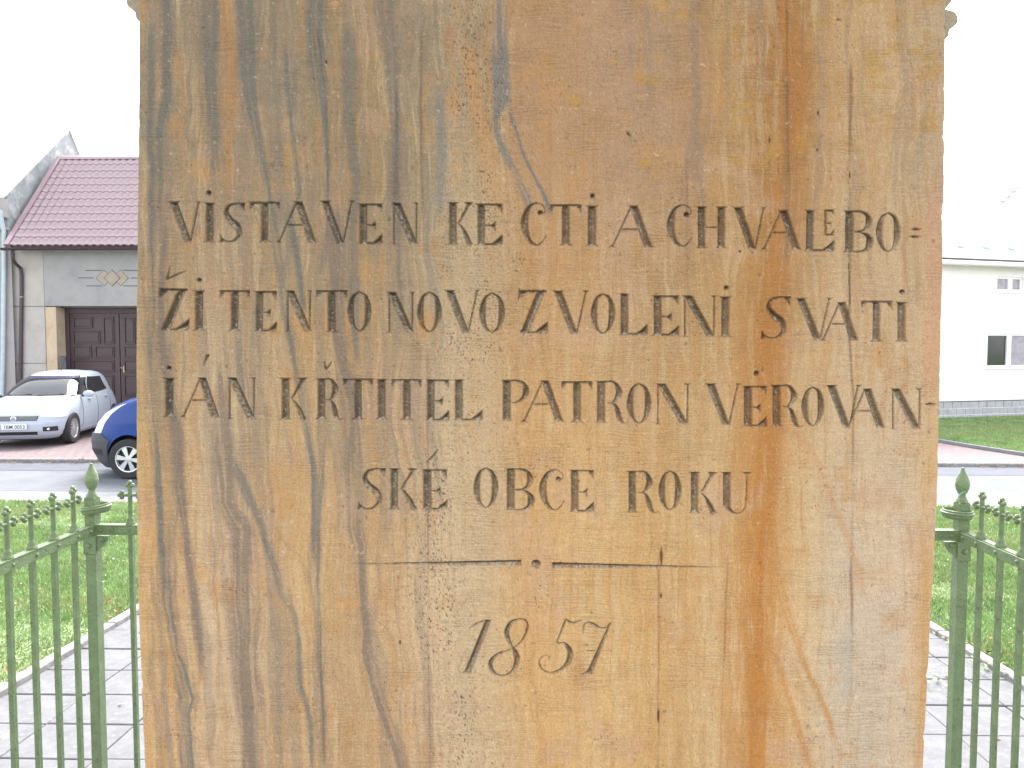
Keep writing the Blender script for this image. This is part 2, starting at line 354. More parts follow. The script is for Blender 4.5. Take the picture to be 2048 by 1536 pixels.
l = L_('=', 1); l.curve([(1821, 459, 1.5), (1832, 458.5, 7), (1844, 459, 1.5)]); l.curve([(1816, 472, 1.5), (1831, 474, 7), (1845, 472, 1.5)])
l = L_('-', 3); l.curve([(1849, 809, 1.5), (1861, 808.5, 7), (1875, 809, 1.5)])
l = L_('line', 5); l.bar(699, 1128, 1043, 1126, 2, 13, 'p', 1, 3)
l = L_('dot', 5); l.dot(1072, 1129, 10)
l = L_('line', 5); l.bar(1104, 1131, 1447, 1135, 14, 1.8, 'p', 3, 1)
l = L_('1', 6); l.bar(977, 1240, 934, 1348, 12.5, 15); l.curve([(974, 1241, 4.5), (955, 1247, 4.5), (938, 1258, 2.5)]); l.tri((921, 1347), (944, 1348), (939, 1338))
l = L_('8', 6); l.loop([(1025, 1297, 6), (1016, 1278, 10), (1014, 1262, 12), (1023, 1246, 9), (1039, 1239, 4.5), (1052, 1243, 5), (1055, 1257, 6), (1046, 1279, 5.5), (1026, 1298, 4), (997, 1308, 5.5), (981, 1327, 11), (987, 1345, 8), (1005, 1352, 4.5), (1025, 1343, 8), (1034, 1320, 13), (1030, 1305, 11)])
l = L_('5', 6); l.curve([(1132, 1240, 5), (1143, 1247, 7), (1153, 1245, 5), (1165, 1240, 2)]); l.bar(1132, 1239, 1113, 1288, 6, 4)
l.curve([(1113, 1287, 3.5), (1129, 1288, 7), (1140, 1304, 13), (1137, 1324, 12), (1122, 1340, 7), (1100, 1346, 4.5), (1083, 1338, 4.5), (1079, 1322, 4.5), (1089, 1312, 3.5), (1101, 1316, 3)])
l = L_('7', 6); l.curve([(1166, 1268, 2.5), (1168, 1252, 4), (1176, 1245, 4), (1187, 1250, 8), (1200, 1257, 7), (1212, 1256, 5), (1221, 1247, 3)]); l.bar(1221, 1246, 1178, 1350, 5, 13); l.bar(1173, 1302, 1225, 1303, 4, 3, 'p'); l.tri((1164, 1349), (1188, 1350), (1178, 1340))

# grid in pixel-like face coordinates
def rows():
    bands = [(376, 512), (524, 692), (702, 866), (890, 1036), (1112, 1146), (1230, 1360)]
    ys = list(np.arange(-420, -70, 18.)); y = -70.
    while y < 1620:
        ys.append(y); y += 1.5 if any(a <= y < b for a, b in bands) else 3.2
    ys += list(np.arange(1630, 3300, 40.)); return np.array(ys)
U0, U1 = 277., 1888.
us = np.arange(0, 1+1e-9, 1.5/(U1-U0)); vs = rows()
# face outline (left and right edge in photo pixels per row)
def edge(v):
    le = np.interp(v, [-420, 0, 200, 700, 1000, 1200, 1536, 3300], [275, 277, 276, 271, 271.5, 275, 288, 345])
    re = np.interp(v, [-420, 100, 400, 600, 1000, 1200, 1536, 3300], [1896, 1892, 1890, 1885, 1876, 1865, 1848, 1760])
    z = np.zeros_like(v)
    re = re - 2.5*smooth(.7, .85, fbm(v*.02, z, 3)) - 2.2*np.exp(-((v-455)/28)**2) - 1.6*(fbm(v*.05, z+5, 9)-.5) - 2*(v > 1208)*np.exp(-np.maximum(v-1208, 0)/30)
    le = le + 1.6*(fbm(v*.06, z, 21)-.5) + 2*smooth(.68, .8, fbm(v*.03, z, 5)); return le, re
le, re = edge(vs)
PU = le[:, None] + (re-le)[:, None]*us[None, :]; PV = np.repeat(vs[:, None], len(us), 1)
def face_np(px, py):
    a = (px-1024)/F; b = (768-py)/F
    dx = cx.x*a+cy.x*b+fw.x; dy = cx.y*a+cy.y*b+fw.y; dz = cx.z*a+cy.z*b+fw.z
    return dx*YF/dy, dz*YF/dy
FX, FZ = face_np(PU, PV)
# carving depth (in pixels) and owner letter
DEP = np.zeros(PU.shape, np.float32); OWN = np.zeros(PU.shape, np.int32)
wob = (vn(PU*.22, PV*.22, 31)-.5)*1.3 + (vn(PU*.6, PV*.6, 32)-.5)*.7
for lid, kind, dat in strokes:
    if kind == 'bar': x0, y0, x1, y1, w0, w1, clip, e0, e1 = dat; m = max(w0, w1); bb = (min(x0, x1)-m, max(x0, x1)+m, min(y0, y1)-m*.5, max(y0, y1)+m*.5)
    elif kind == 'curve': bb = (dat[:, 0].min()-10, dat[:, 0].max()+10, dat[:, 1].min()-10, dat[:, 1].max()+10)
    elif kind == 'dot': bb = (dat[0]-12, dat[0]+12, dat[1]-12, dat[1]+12)
    else: q = np.array(dat, float); bb = (q[:, 0].min()-2, q[:, 0].max()+2, q[:, 1].min()-2, q[:, 1].max()+2)
    r0, r1 = np.searchsorted(vs, [bb[2]-2, bb[3]+2]); c0 = max(int((bb[0]-2-290)/1.52)-14, 0); c1 = min(int((bb[1]+2-262)/1.48)+22, len(us))
    x = PU[r0:r1, c0:c1]; y = PV[r0:r1, c0:c1]; wb = wob[r0:r1, c0:c1]
    if kind == 'bar':
        dx, dy = x1-x0, y1-y0; Ln = math.hypot(dx, dy); t = ((x-x0)*dx+(y-y0)*dy)/Ln; pd = np.abs((x-x0)*dy-(y-y0)*dx)/Ln
        wd = w0+(w1-w0)*np.clip(t/Ln, 0, 1)
        if clip == 'v': a = (y-min(y0, y1)); b = max(y0, y1)-y; 
        else: a = t*e0; b = (Ln-t)*e1
        if kind == 'bar' and clip == 'v' and not e1: b = b+50
        d = np.minimum(np.minimum(wd/2-pd, a*1.2), b*1.2)
    elif kind == 'curve':
        d = np.full(x.shape, -9.)
        for p, q in zip(dat, dat[1:]):
            dx, dy = q[0]-p[0], q[1]-p[1]; L2 = dx*dx+dy*dy+1e-9; t = np.clip(((x-p[0])*dx+(y-p[1])*dy)/L2, 0, 1)
            d = np.maximum(d, (p[2]+(q[2]-p[2])*t)/2-np.hypot(x-p[0]-t*dx, y-p[1]-t*dy))
    elif kind == 'dot': d = (dat[2]-np.hypot(x-dat[0], y-dat[1]))*1.2; 
    else:
        a, b, c = [np.array(p, float) for p in dat]
        if (b[0]-a[0])*(c[1]-a[1])-(b[1]-a[1])*(c[0]-a[0]) < 0: b, c = c, b
        d = np.full(x.shape, 99.)
        for p, q in ((a, b), (b, c), (c, a)):
            e = q-p; d = np.minimum(d, (e[0]*(y-p[1])-e[1]*(x-p[0]))/np.hypot(*e))
        d = d+.3
    d = d + wb*.55
    D = DEP[r0:r1, c0:c1]; O = OWN[r0:r1, c0:c1]; up_ = d > D
    D[up_] = d[up_]; O[up_] = lid
CUT = np.clip(DEP, 0, 9.5)
# general undulation, pits, gashes
relief = (fbm(PU*.01, PV*.01, 41)-.5)*3.0 + (fbm(PU*.05, PV*.05, 44)-.5)*.9
# tooling ridges: near-horizontal, stronger low on the stone
tool = np.abs((vn(PU*.012, PV*.30+fbm(PU*.01, PV*.01, 50)*3, 51)-.5)*2)
tm = smooth(.35, .65, fbm(PU*.006, PV*.004, 55))*(.25+.75*smooth(500, 1100, PV))
relief -= tool*tm*.45
pits = np.zeros(PU.shape)
def spots(n, r0, r1, X0=280, X1=1880, asp=1.3):
    for _ in range(n):
        x, y = random.uniform(X0, X1), random.uniform(-60, 1600); r = random.uniform(r0, r1)*random.uniform(.5, 1); ry = r*random.uniform(.8, asp)
        a, b = np.searchsorted(vs, [y-ry-3, y+ry+3]); c = int(np.clip((x-r-300)/1.53, 0, NCX)); d = int(np.clip((x+r-262)/1.45+20, 0, NCX))
        if b > a and d > c:
            w_ = pits[a:b, c:d]; np.maximum(w_, np.clip(1.25-np.hypot((PU[a:b, c:d]-x)/r, (PV[a:b, c:d]-y)/ry), 0, 1), out=w_)
NCX = PU.shape[1]; spots(420, 1.5, 3.4); spots(60, 2.5, 5); spots(160, 1.5, 3, 860, 1100)
relief -= pits*1.6
GASH = [(1323, 1090, 1140, 5, 0), (1322, 1186, 1198, 6, 0), (1317, 1415, 1450, 6, 0), (1678, 36, 42, 12, 0), (1636, 220, 232, 5, 0), (1539, 273, 288, 3, 0), (1254, 262, 274, 9, 6),
        (1696, 500, 640, 2, 6), (1323, 1095, 1130, 8, 0), (1635, 296, 304, 5, 0), (1700, 340, 360, 3, 0), (800, 1280, 1290, 5, 0), (652, 120, 128, 6, 0), (1480, 500, 506, 6, 0)]
gash = np.zeros(PU.shape)
for gx, g0, g1, gw, sk in GASH:
    cxg = gx + sk*(PV-g0)/(g1-g0); gash = np.maximum(gash, np.clip(1.3*(1-((PU-cxg)/gw*2)**2-((PV-(g0+g1)/2)/(g1-g0)*2)**2), 0, 1))
relief -= gash*3.0*(.6+.8*vn(PU*.3, PV*.3, 77))
depth = 13*(1-np.exp(-CUT/5.5)) - relief
# ---------- colour of the stone (its own veins and stains)
def S(r, g, b): return np.array(srgb(r, g, b))
wx = PU + (fbm(PU*.01, PV*.006, 71)-.5)*34 + (fbm(PU*.05, PV*.02, 72)-.5)*9
wy = PV + (fbm(PU*.01, PV*.01, 73)-.5)*40
def zone(xs_, cols):
    out = np.zeros(PU.shape+(3,)); 
    for c in range(3): out[..., c] = np.interp(wx, xs_, [S(*k)[c] for k in cols])
    return out
top = zone([277, 420, 560, 720, 860, 900, 960, 1000, 1120, 1250, 1340, 1400, 1470, 1540, 1600, 1680, 1800, 1890],
           [(150, 138, 118), (156, 132, 108), (156, 138, 114), (158, 132, 98), (158, 142, 118), (172, 150, 124), (170, 144, 112), (178, 138, 100), (186, 145, 105), (182, 146, 118), (170, 138, 106), (176, 134, 88), (182, 144, 100), (172, 126, 76), (168, 124, 80), (196, 160, 118), (196, 164, 126), (190, 166, 140)])
bot = zone([277, 330, 420, 520, 620, 700, 780, 860, 930, 1000, 1060, 1200, 1320, 1420, 1490, 1530, 1590, 1680, 1800, 1870],
           [(204, 170, 122), (200, 162, 112), (204, 178, 148), (186, 158, 126), (198, 162, 116), (184, 154, 118), (194, 160, 120), (203, 176, 144), (202, 176, 144), (201, 169, 126), (206, 164, 112), (208, 172, 122), (198, 158, 106), (204, 172, 128), (190, 138, 80), (188, 130, 66), (208, 176, 130), (206, 182, 152), (206, 182, 156), (208, 174, 130)])
tt = smooth(150, 1150, wy)[..., None]; col = top*(1-tt)+bot*tt
def mixc(c, m, a=1.0):
    global col
    m = (np.clip(m, 0, 1)*a)[..., None]; col = col*(1-m)+S(*c)*m
# fine vertical striation and blotches
st = fbm(wx*.09, wy*.006, 81, 4, .6); st2 = fbm(wx*.30, wy*.012, 83, 3, .6)
calm = 1-.8*smooth(1000, 1060, wx)*(1-smooth(1380, 1460, wx))*(1-smooth(300, 460, wy))-.6*smooth(1600, 1700, wx)*smooth(700, 1000, wy)
mixc((188, 146, 96), calm*smooth(.55, .75, st), .5); mixc((210, 184, 146), calm*smooth(.53, .75, 1-st), .42)
mixc((182, 148, 120), (1-calm)*(wy < 500)*(.5+fbm(wx*.01, wy*.01, 88)), .6)
mixc((198, 182, 164), smooth(1560, 1700, wx)*smooth(850, 1200, wy)*smooth(.3, .6, fbm(wx*.012, wy*.006, 89)), .65)
mixc((196, 148, 96), smooth(.55, .8, fbm(wx*.02, wy*.02, 85)), .5)
mixc((196, 160, 132), smooth(.56, .74, fbm(wx*.012+9, wy*.012, 86)), .45)
mixc((172, 130, 84), smooth(.60, .78, st2), .35); mixc((214, 192, 160), calm*smooth(.60, .78, 1-st2), .26)
mixc((188, 146, 70), smooth(.62, .75, fbm(wx*.02+40, wy*.025, 87))*smooth(1000, 1100, wx)*(wy < 330), .55)
gx_ = wx-wy*.07
for fq, sd_, th_ in ((.045, 201, .53), (.11, 203, .58)):
    mixc((140, 126, 116), smooth(th_, th_+.14, fbm(gx_*fq, wy*.0022, sd_, 3))*(1-smooth(820, 1010, wx)), .40)
mixc((150, 132, 118), smooth(.56, .70, fbm(wx*.07, wy*.002, 207, 3))*smooth(1150, 1350, wx)*(1-smooth(350, 700, wy)), .35)
def streak(pts, c, a, soft=4.0):      # pts: (x,y,width)
    q_ = [p for p in pts if -80 < p[1] < 1700]; c0 = int(max((min(p[0]-p[2] for p in q_)-50-277)/1.5, 0)); c1 = int(min((max(p[0]+p[2] for p in q_)+50-270)/1.45+10, NCF))
    _streak(pts, c, a, soft, slice(c0, c1))
NCF = PU.shape[1]
def _streak(pts, c, a, soft, sl):
    global col
    PU, PV = globals()['PU'][:, sl], globals()['PV'][:, sl]
    p = np.array(pts, float); y = PV+(fbm(PU*.02, PV*.02, 92)-.5)*10
    xc = np.interp(y, p[:, 1], p[:, 0]); ww = np.interp(y, p[:, 1], p[:, 2])/2
    e = (fbm(PU*.04, PV*.015, int(p[0, 0])) - .5)*min(12, 4+float(p[:, 2].mean())*.35)
    rel = PU+e-xc; soft = soft+2+ww*.25; strand = smooth(.25, .62, fbm(rel*.13+float(p[0, 1]), PV*.005, int(p[0, 0])+7, 3, .6))
    m = (1-smooth(-soft, soft, np.abs(rel)-ww))*(.25+.85*strand)
    m = m*smooth(p[0, 1]-25, p[0, 1]+25, PV)*(1-smooth(p[-1, 1]-25, p[-1, 1]+25, PV))
    m = m*(.75+.4*vn(PU*.4, PV*.4, 97))
    m = (np.clip(m*1.2, 0, 1)*min(a*1.1, .95))[..., None]; col[:, sl] = col[:, sl]*(1-m)+S(*c)*m
BG, PG = (122, 117, 110), (136, 120, 108)
streak([(336, -400, 22), (336, 0, 22), (335, 200, 20), (322, 260, 24), (322, 400, 14)], BG, .85)
streak([(302, 60, 12), (302, 300, 14), (306, 420, 12), (304, 560, 10), (306, 690, 16), (312, 800, 14), (317, 927, 18), (323, 1033, 18), (326, 1060, 22), (333, 1208, 18), (352, 1303, 14), (378, 1398, 42), (369, 1430, 22), (378, 1536, 34), (380, 3300, 30)], BG, .85)
streak([(330, 380, 22), (322, 600, 16), (326, 690, 24), (343, 795, 20), (353, 875, 27), (360, 980, 24), (368, 1050, 12), (384, 1176, 17), (395, 1271, 15), (400, 1350, 8)], PG, .85)
streak([(420, -400, 30), (420, 0, 30), (420, 120, 32), (424, 190, 24), (428, 277, 16), (430, 400, 10), (424, 480, 8)], BG, .85)
streak([(456, -400, 34), (456, 0, 34), (459, 90, 38), (456, 200, 32), (456, 290, 14), (455, 420, 6)], (182, 134, 82), .5)
streak([(495, -400, 36), (494, 0, 36), (495, 150, 32), (507, 237, 20), (523, 316, 14), (534, 370, 11), (545, 430, 15), (555, 520, 14), (566, 600, 9), (588, 700, 18), (600, 760, 14), (617, 870, 12), (626, 960, 9), (630, 1120, 6)], BG, .85)
streak([(545, 0, 10), (548, 150, 10), (556, 230, 7), (560, 330, 6)], BG, .5)
streak([(575, 90, 18), (579, 158, 20), (586, 237, 16), (594, 316, 12), (600, 382, 12), (582, 430, 10), (596, 530, 15), (606, 620, 9)], BG, .85)
streak([(632, -400, 40), (632, 20, 40), (636, 120, 38), (645, 190, 26), (652, 260, 14), (654, 380, 16), (655, 470, 12), (640, 540, 14)], BG, .85)
streak([(668, 420, 30), (672, 560, 34), (676, 660, 30), (690, 740, 34), (708, 800, 44), (710, 900, 42), (712, 1050, 34), (722, 1100, 26), (724, 1176, 24), (729, 1303, 30), (752, 1382, 28), (770, 1440, 26), (792, 1493, 26), (810, 1560, 26)], PG, .8)
streak([(700, 60, 26), (700, 160, 32), (704, 264, 28), (712, 360, 18), (704, 450, 16), (706, 560, 22), (710, 660, 18), (712, 720, 10)], BG, .7)
streak([(770, -400, 40), (770, 0, 44), (780, 120, 26), (790, 220, 16), (792, 395, 18), (796, 480, 10), (799, 560, 7), (804, 640, 4)], PG, .8)
streak([(478, 680, 14), (483, 756, 12), (490, 800, 4)], BG, .7)
streak([(440, 740, 10), (446, 835, 34), (446, 900, 36), (452, 1006, 36), (484, 1060, 48), (487, 1208, 52), (490, 1303, 46), (497, 1398, 40), (501, 1536, 34), (502, 3300, 34)], PG, .75)
streak([(470, 930, 14), (495, 985, 18), (526, 1060, 12), (545, 1120, 14), (567, 1192, 12), (592, 1228, 10), (600, 1271, 9), (600, 1370, 9), (618, 1430, 12), (623, 1536, 10)], BG, .75)
streak([(548, 1050, 6), (572, 1085, 6), (600, 1112, 6), (618, 1176, 5), (624, 1220, 6)], PG, .8, 2)
streak([(645, 820, 20), (646, 930, 14), (634, 1050, 16), (637, 1208, 16), (640, 1335, 18), (646, 1536, 14)], BG, .65)
streak([(880, 180, 20), (884, 300, 20), (880, 420, 12)], (136, 134, 130), .7)
streak([(898, 50, 20), (896, 118, 24), (905, 140, 6)], (184, 134, 88), .5)
streak([(900, 80, 12), (934, 92, 18), (945, 171, 28), (960, 237, 22), (977, 316, 30), (990, 395, 38), (1000, 430, 20)], (196, 148, 100), .6)
streak([(1000, -400, 24), (1000, 0, 22), (1000, 120, 32), (1002, 200, 32), (990, 240, 10), (997, 270, 12), (1013, 316, 12), (1034, 356, 10), (1054, 395, 16), (1062, 425, 10)], (128, 126, 124), .8, 2.5)
streak([(1018, 215, 12), (1023, 240, 6), (1050, 316, 5), (1072, 356, 6), (1090, 395, 7), (1098, 425, 8)], (118, 118, 122), .8, 2)
streak([(1390, -400, 22), (1390, 0, 22), (1396, 200, 26), (1390, 330, 18), (1402, 430, 10)], (158, 132, 112), .7)
streak([(1580, -400, 60), (1584, 0, 60), (1588, 150, 64), (1580, 300, 52), (1578, 400, 48), (1560, 560, 56), (1540, 700, 60), (1545, 800, 50), (1536, 950, 50), (1524, 1100, 24), (1524, 1230, 18), (1512, 1330, 30), (1506, 1450, 26), (1494, 1560, 20), (1494, 3300, 20)], (180, 120, 60), .62, 11)
streak([(1574, 150, 10), (1575, 280, 12), (1578, 420, 12), (1572, 520, 8)], (140, 112, 84), .6)
streak([(1372, 300, 4), (1378, 700, 3)], (120, 84, 58), .5, 1.2)
streak([(1573, 0, 2), (1575, 220, 2), (1578, 360, 2)], (112, 76, 50), .6, 1.2)
streak([(1607, 0, 2), (1604, 150, 3)], (120, 80, 50), .5, 1.2)
streak([(1702, 130, 5), (1698, 300, 5), (1700, 520, 3), (1697, 640, 4), (1706, 800, 3), (1704, 1050, 4), (1702, 1390, 3)], (132, 100, 80), .7, 1.6)
streak([(1562, 850, 8), (1606, 880, 16), (1640, 930, 14), (1663, 990, 14), (1690, 1060, 14), (1712, 1130, 12), (1726, 1190, 10)], (196, 146, 104), .42)
streak([(1556, 1150, 8), (1566, 1200, 14), (1584, 1260, 16), (1600, 1300, 10), (1620, 1350, 12), (1650, 1420, 12), (1670, 1480, 12)], (190, 134, 66), .6)
streak([(1530, 1260, 8), (1560, 1340, 12), (1580, 1400, 10), (1600, 1480, 12), (1625, 1540, 12)], (192, 134, 76), .55)
streak([(1690, 1250, 30), (1692, 1330, 34), (1690, 1400, 26)], (190, 176, 160), .8, 8)
streak([(1858, 900, 14), (1850, 1100, 20), (1842, 1400, 18), (1838, 1540, 16)], (196, 150, 96), .6, 6)
streak([(1870, 380, 26), (1868, 600, 30), (1862, 750, 22), (1855, 820, 10)], (206, 158, 126), .6, 7)
for a_, b_ in ((855, 860), (1455, 1440), (1318, 1316)):      # hairline seams
    streak([(a_, 1120, 2), (b_, 1560, 2)], (140, 92, 56), .6, 1.2)
streak([(854, 700, 2), (856, 920, 2), (857, 1110, 2), (855, 1290, 2)], (138, 96, 66), .7, 1.2)
streak([(636, 60, 3), (650, 180, 3), (655, 300, 3), (656, 395, 3)], (96, 92, 90), .6, 1.5)
streak([(638, 1050, 2), (641, 1335, 2.4), (652, 1536, 2)], (112, 96, 84), .8, 1.2)
streak([(843, 60, 2), (842, 330, 3), (845, 420, 2)], (120, 88, 60), .6, 1.4)
streak([(793, 180, 6), (792, 395, 6)], (96, 94, 92), .6, 2)
mixc((204, 180, 146), smooth(860, 930, wx)*(1-smooth(950, 1060, wx))*smooth(200, 420, wy), .45)
# speckle zones: small dark grains of their own
sp = vn(PU*.42, PV*.42, 101); sp2 = vn(PU*.33+8, PV*.33, 103)
zn = np.exp(-((PU-930-30*np.sin(PV*.004))/75)**2)*(.5+smooth(.4, .6, fbm(PU*.015, PV*.01, 105)))
zn = np.maximum(zn, .9*(np.hypot((PU-1035)/14, (PV-522)/22) < 1)); zn = np.maximum(zn, 1.2*(np.hypot((PU-1050)/13, (PV-668)/15) < 1)); zn = np.maximum(zn, .8*(np.hypot((PU-1078)/9, (PV-1188)/26) < 1))
mixc((84, 78, 74), smooth(.76, .84, sp)*zn, .85)
mixc((96, 76, 56), smooth(.86, .92, sp2)*(.25+.6*smooth(.5, .7, fbm(PU*.01, PV*.01, 107))), .65)
mixc((224, 214, 190), smooth(.90, .95, vn(PU*.28+31, PV*.28, 109)), .35)
mixc((104, 80, 52), tool*tm*smooth(.35, .55, vn(PU*.05, PV*.25, 108)), .14)
mixc((84, 58, 46), gash, .85); mixc((96, 70, 48), pits, .45)
COLS = col.copy()
# old grey paint left inside the letters, plus light and shade painted per facet
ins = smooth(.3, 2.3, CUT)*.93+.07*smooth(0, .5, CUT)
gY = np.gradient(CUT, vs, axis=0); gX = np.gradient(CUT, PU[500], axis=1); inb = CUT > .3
upf = np.clip(-gY*1.4, 0, 1)*inb; dnf = np.clip(gY*1.4, 0, 1)*inb; rwf = np.clip(-gX*1.2, 0, 1)*inb      # facet masks: painted light on lower ends and right walls, shade on top walls
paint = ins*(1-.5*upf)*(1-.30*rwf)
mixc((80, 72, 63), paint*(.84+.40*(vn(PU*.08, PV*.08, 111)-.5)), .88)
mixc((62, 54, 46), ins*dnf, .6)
mixc((206, 202, 192), ins*upf*smooth(.45, .7, vn(PU*.35, PV*.35, 114)), .7)  # glints on up-facing facets, painted as colour
mixc((186, 182, 172), ins*smooth(.74, .88, vn(PU*.5, PV*.5, 113))*smooth(4.2, 6.0, CUT), .85)  # sparkle painted as whitish specks along the groove bottoms
lum = col @ np.array([.3, .6, .1]); col *= (1+.16*smooth(300, 1300, PV))[..., None]*np.array([1.045, .985, .95])  # lower face brightened in colour to stand for ground bounce
gr = 1+(vn(PU*.66, PV*.66, 121)-.5)*.26+(vn(PU*.35, PV*.35, 122)-.5)*.14+(vn(PU*.05, PV*.55, 123)-.5)*.10; col = np.clip(col*gr[..., None], .01, .9)*.58

# assemble verts: face + wrap-around corner and side columns
def stone_mat():
    m = bpy.data.materials.new('sandstone'); m.use_nodes = True; n = m.node_tree; b = n.nodes['Principled BSDF']; b.inputs['Roughness'].default_value = .8; b.inputs['Specular IOR Level'].default_value = .35
    at = n.nodes.new('ShaderNodeAttribute'); at.attribute_name = 'stone_color'
    tc = n.nodes.new('ShaderNodeTexCoord')
    ns = n.nodes.new('ShaderNodeTexNoise'); ns.inputs['Scale'].default_value = 700; ns.inputs['Detail'].default_value = 3; n.links.new(tc.outputs['Object'], ns.inputs[0])
    mr = n.nodes.new('ShaderNodeMapRange'); mr.inputs[1].default_value = .3; mr.inputs[2].default_value = .7; mr.inputs[3].default_value = .86; mr.inputs[4].default_value = 1.14; n.links.new(ns.outputs['Fac'], mr.inputs[0])
    mx = n.nodes.new('ShaderNodeVectorMath'); mx.operation = 'SCALE'; n.links.new(at.outputs['Color'], mx.inputs[0]); n.links.new(mr.outputs[0], mx.inputs['Scale']); wv = n.nodes.new('ShaderNodeTexWave'); wv.wave_type = 'BANDS'; wv.bands_direction = 'Z'; wv.wave_profile = 'SIN'; wv.inputs['Scale'].default_value = .314/.0037; wv.inputs['Distortion'].default_value = 0
    # bands wobble and break up: distort the coordinate with a stretched noise
    mpw = n.nodes.new('ShaderNodeMapping'); mpw.inputs['Scale'].default_value = (14, 14, 60); n.links.new(tc.outputs['Object'], mpw.inputs[0])
    nw1 = n.nodes.new('ShaderNodeTexNoise'); nw1.inputs['Scale'].default_value = 1; nw1.inputs['Detail'].default_value = 3; n.links.new(mpw.outputs[0], nw1.inputs[0])
    vm = n.nodes.new('ShaderNodeVectorMath'); vm.operation = 'MULTIPLY_ADD'; n.links.new(nw1.outputs['Color'], vm.inputs[0]); vm.inputs[1].default_value = (0, 0, .022); n.links.new(tc.outputs['Object'], vm.inputs[2]); n.links.new(vm.outputs[0], wv.inputs['Vector'])
    mpb = n.nodes.new('ShaderNodeMapping'); mpb.inputs['Scale'].default_value = (26, 26, 34); n.links.new(tc.outputs['Object'], mpb.inputs[0])
    nb1 = n.nodes.new('ShaderNodeTexNoise'); nb1.inputs['Scale'].default_value = 1; nb1.inputs['Detail'].default_value = 4; n.links.new(mpb.outputs[0], nb1.inputs[0])
    mb1 = n.nodes.new('ShaderNodeMapRange'); mb1.inputs[1].default_value = .46; mb1.inputs[2].default_value = .66; n.links.new(nb1.outputs['Fac'], mb1.inputs[0])
    mul = n.nodes.new('ShaderNodeMath'); mul.operation = 'MULTIPLY'; n.links.new(wv.outputs['Fac'], mul.inputs[0]); n.links.new(mb1.outputs[0], mul.inputs[1])
    dk = n.nodes.new('ShaderNodeMapRange'); dk.inputs[1].default_value = 0; dk.inputs[2].default_value = 1; dk.inputs[3].default_value = 1.03; dk.inputs[4].default_value = .90; n.links.new(mul.outputs[0], dk.inputs[0])
    mx2 = n.nodes.new('ShaderNodeVectorMath'); mx2.operation = 'SCALE'; n.links.new(mx.outputs[0], mx2.inputs[0]); n.links.new(dk.outputs[0], mx2.inputs['Scale']); n.links.new(mx2.outputs[0], b.inputs['Base Color'])
    bw = n.nodes.new('ShaderNodeBump'); bw.invert = True; bw.inputs['Strength'].default_value = .4; bw.inputs['Distance'].default_value = .0006; n.links.new(mul.outputs[0], bw.inputs['Height'])
    # horizontal tooling: stretched noise
    mp = n.nodes.new('ShaderNodeMapping'); mp.inputs['Scale'].default_value = (9, 9, 330); n.links.new(tc.outputs['Object'], mp.inputs[0])
    t = n.nodes.new('ShaderNodeTexNoise'); t.inputs['Scale'].default_value = 1; t.inputs['Detail'].default_value = 4; n.links.new(mp.outputs[0], t.inputs[0])
    mp2 = n.nodes.new('ShaderNodeMapping'); mp2.inputs['Scale'].default_value = (420, 420, 30); n.links.new(tc.outputs['Object'], mp2.inputs[0])
    t2 = n.nodes.new('ShaderNodeTexNoise'); t2.inputs['Scale'].default_value = 1; t2.inputs['Detail'].default_value = 3; n.links.new(mp2.outputs[0], t2.inputs[0])
    b1 = n.nodes.new('ShaderNodeBump'); b1.inputs['Strength'].default_value = .22; b1.inputs['Distance'].default_value = .002; n.links.new(t.outputs['Fac'], b1.inputs['Height']); n.links.new(bw.outputs[0], b1.inputs['Normal'])
    b3 = n.nodes.new('ShaderNodeBump'); b3.inputs['Strength'].default_value = .10; b3.inputs['Distance'].default_value = .001; n.links.new(t2.outputs['Fac'], b3.inputs['Height']); n.links.new(b1.outputs[0], b3.inputs['Normal'])
    b2 = n.nodes.new('ShaderNodeBump'); b2.inputs['Strength'].default_value = .5; b2.inputs['Distance'].default_value = .0007; n.links.new(ns.outputs['Fac'], b2.inputs['Height']); n.links.new(b3.outputs[0], b2.inputs['Normal'])
    n.links.new(b2.outputs[0], b.inputs['Normal']); return m
M['stone'] = stone_mat()
NR, NC = PU.shape
rnd = np.clip(1-np.minimum(us, 1-us)*(U1-U0)/5.0, 0, 1); edge_y = (1-np.sqrt(np.clip(1-rnd**2, 0, 1)))*5*MPP
VX = FX; VZ = FZ; VY = YF + np.clip(depth, -3, 9)*MPP*(1-rnd)[None, :] + edge_y[None, :]
NS = 90; side = [.0025, .008]+[.008+.612*(k+1)/(NS-2) for k in range(NS-2)]
sc_ = [min(int(d/MPP/1.5), 1060) for d in side]
Lx = VX[:, :1]+np.zeros((1, NS)); Ly = np.array(side)[None, :]+np.zeros((NR, 1))+YF; Rx = VX[:, -1:]+np.zeros((1, NS))
AX = np.hstack([Lx[:, ::-1], VX, Rx]); AY = np.hstack([Ly[:, ::-1], VY, Ly]); AZ = np.hstack([np.repeat(VZ[:, :1], NS, 1), VZ, np.repeat(VZ[:, -1:], NS, 1)])
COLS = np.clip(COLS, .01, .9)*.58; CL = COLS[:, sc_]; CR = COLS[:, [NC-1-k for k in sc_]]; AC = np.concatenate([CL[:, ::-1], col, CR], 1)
AO = np.hstack([np.zeros((NR, NS), int), OWN, np.zeros((NR, NS), int)]); AO[np.hstack([np.zeros((NR, NS)), CUT, np.zeros((NR, NS))]) < .15] = 0
NCC = AX.shape[1]; V = np.stack([AX, AY, AZ], -1).reshape(-1, 3); CC = AC.reshape(-1, 3)
idx = np.arange(NR*NCC).reshape(NR, NCC)
Q = np.stack([idx[:-1, :-1], idx[1:, :-1], idx[1:, 1:], idx[:-1, 1:]], -1).reshape(-1, 4)
QO = AO.reshape(-1)[Q].max(1)
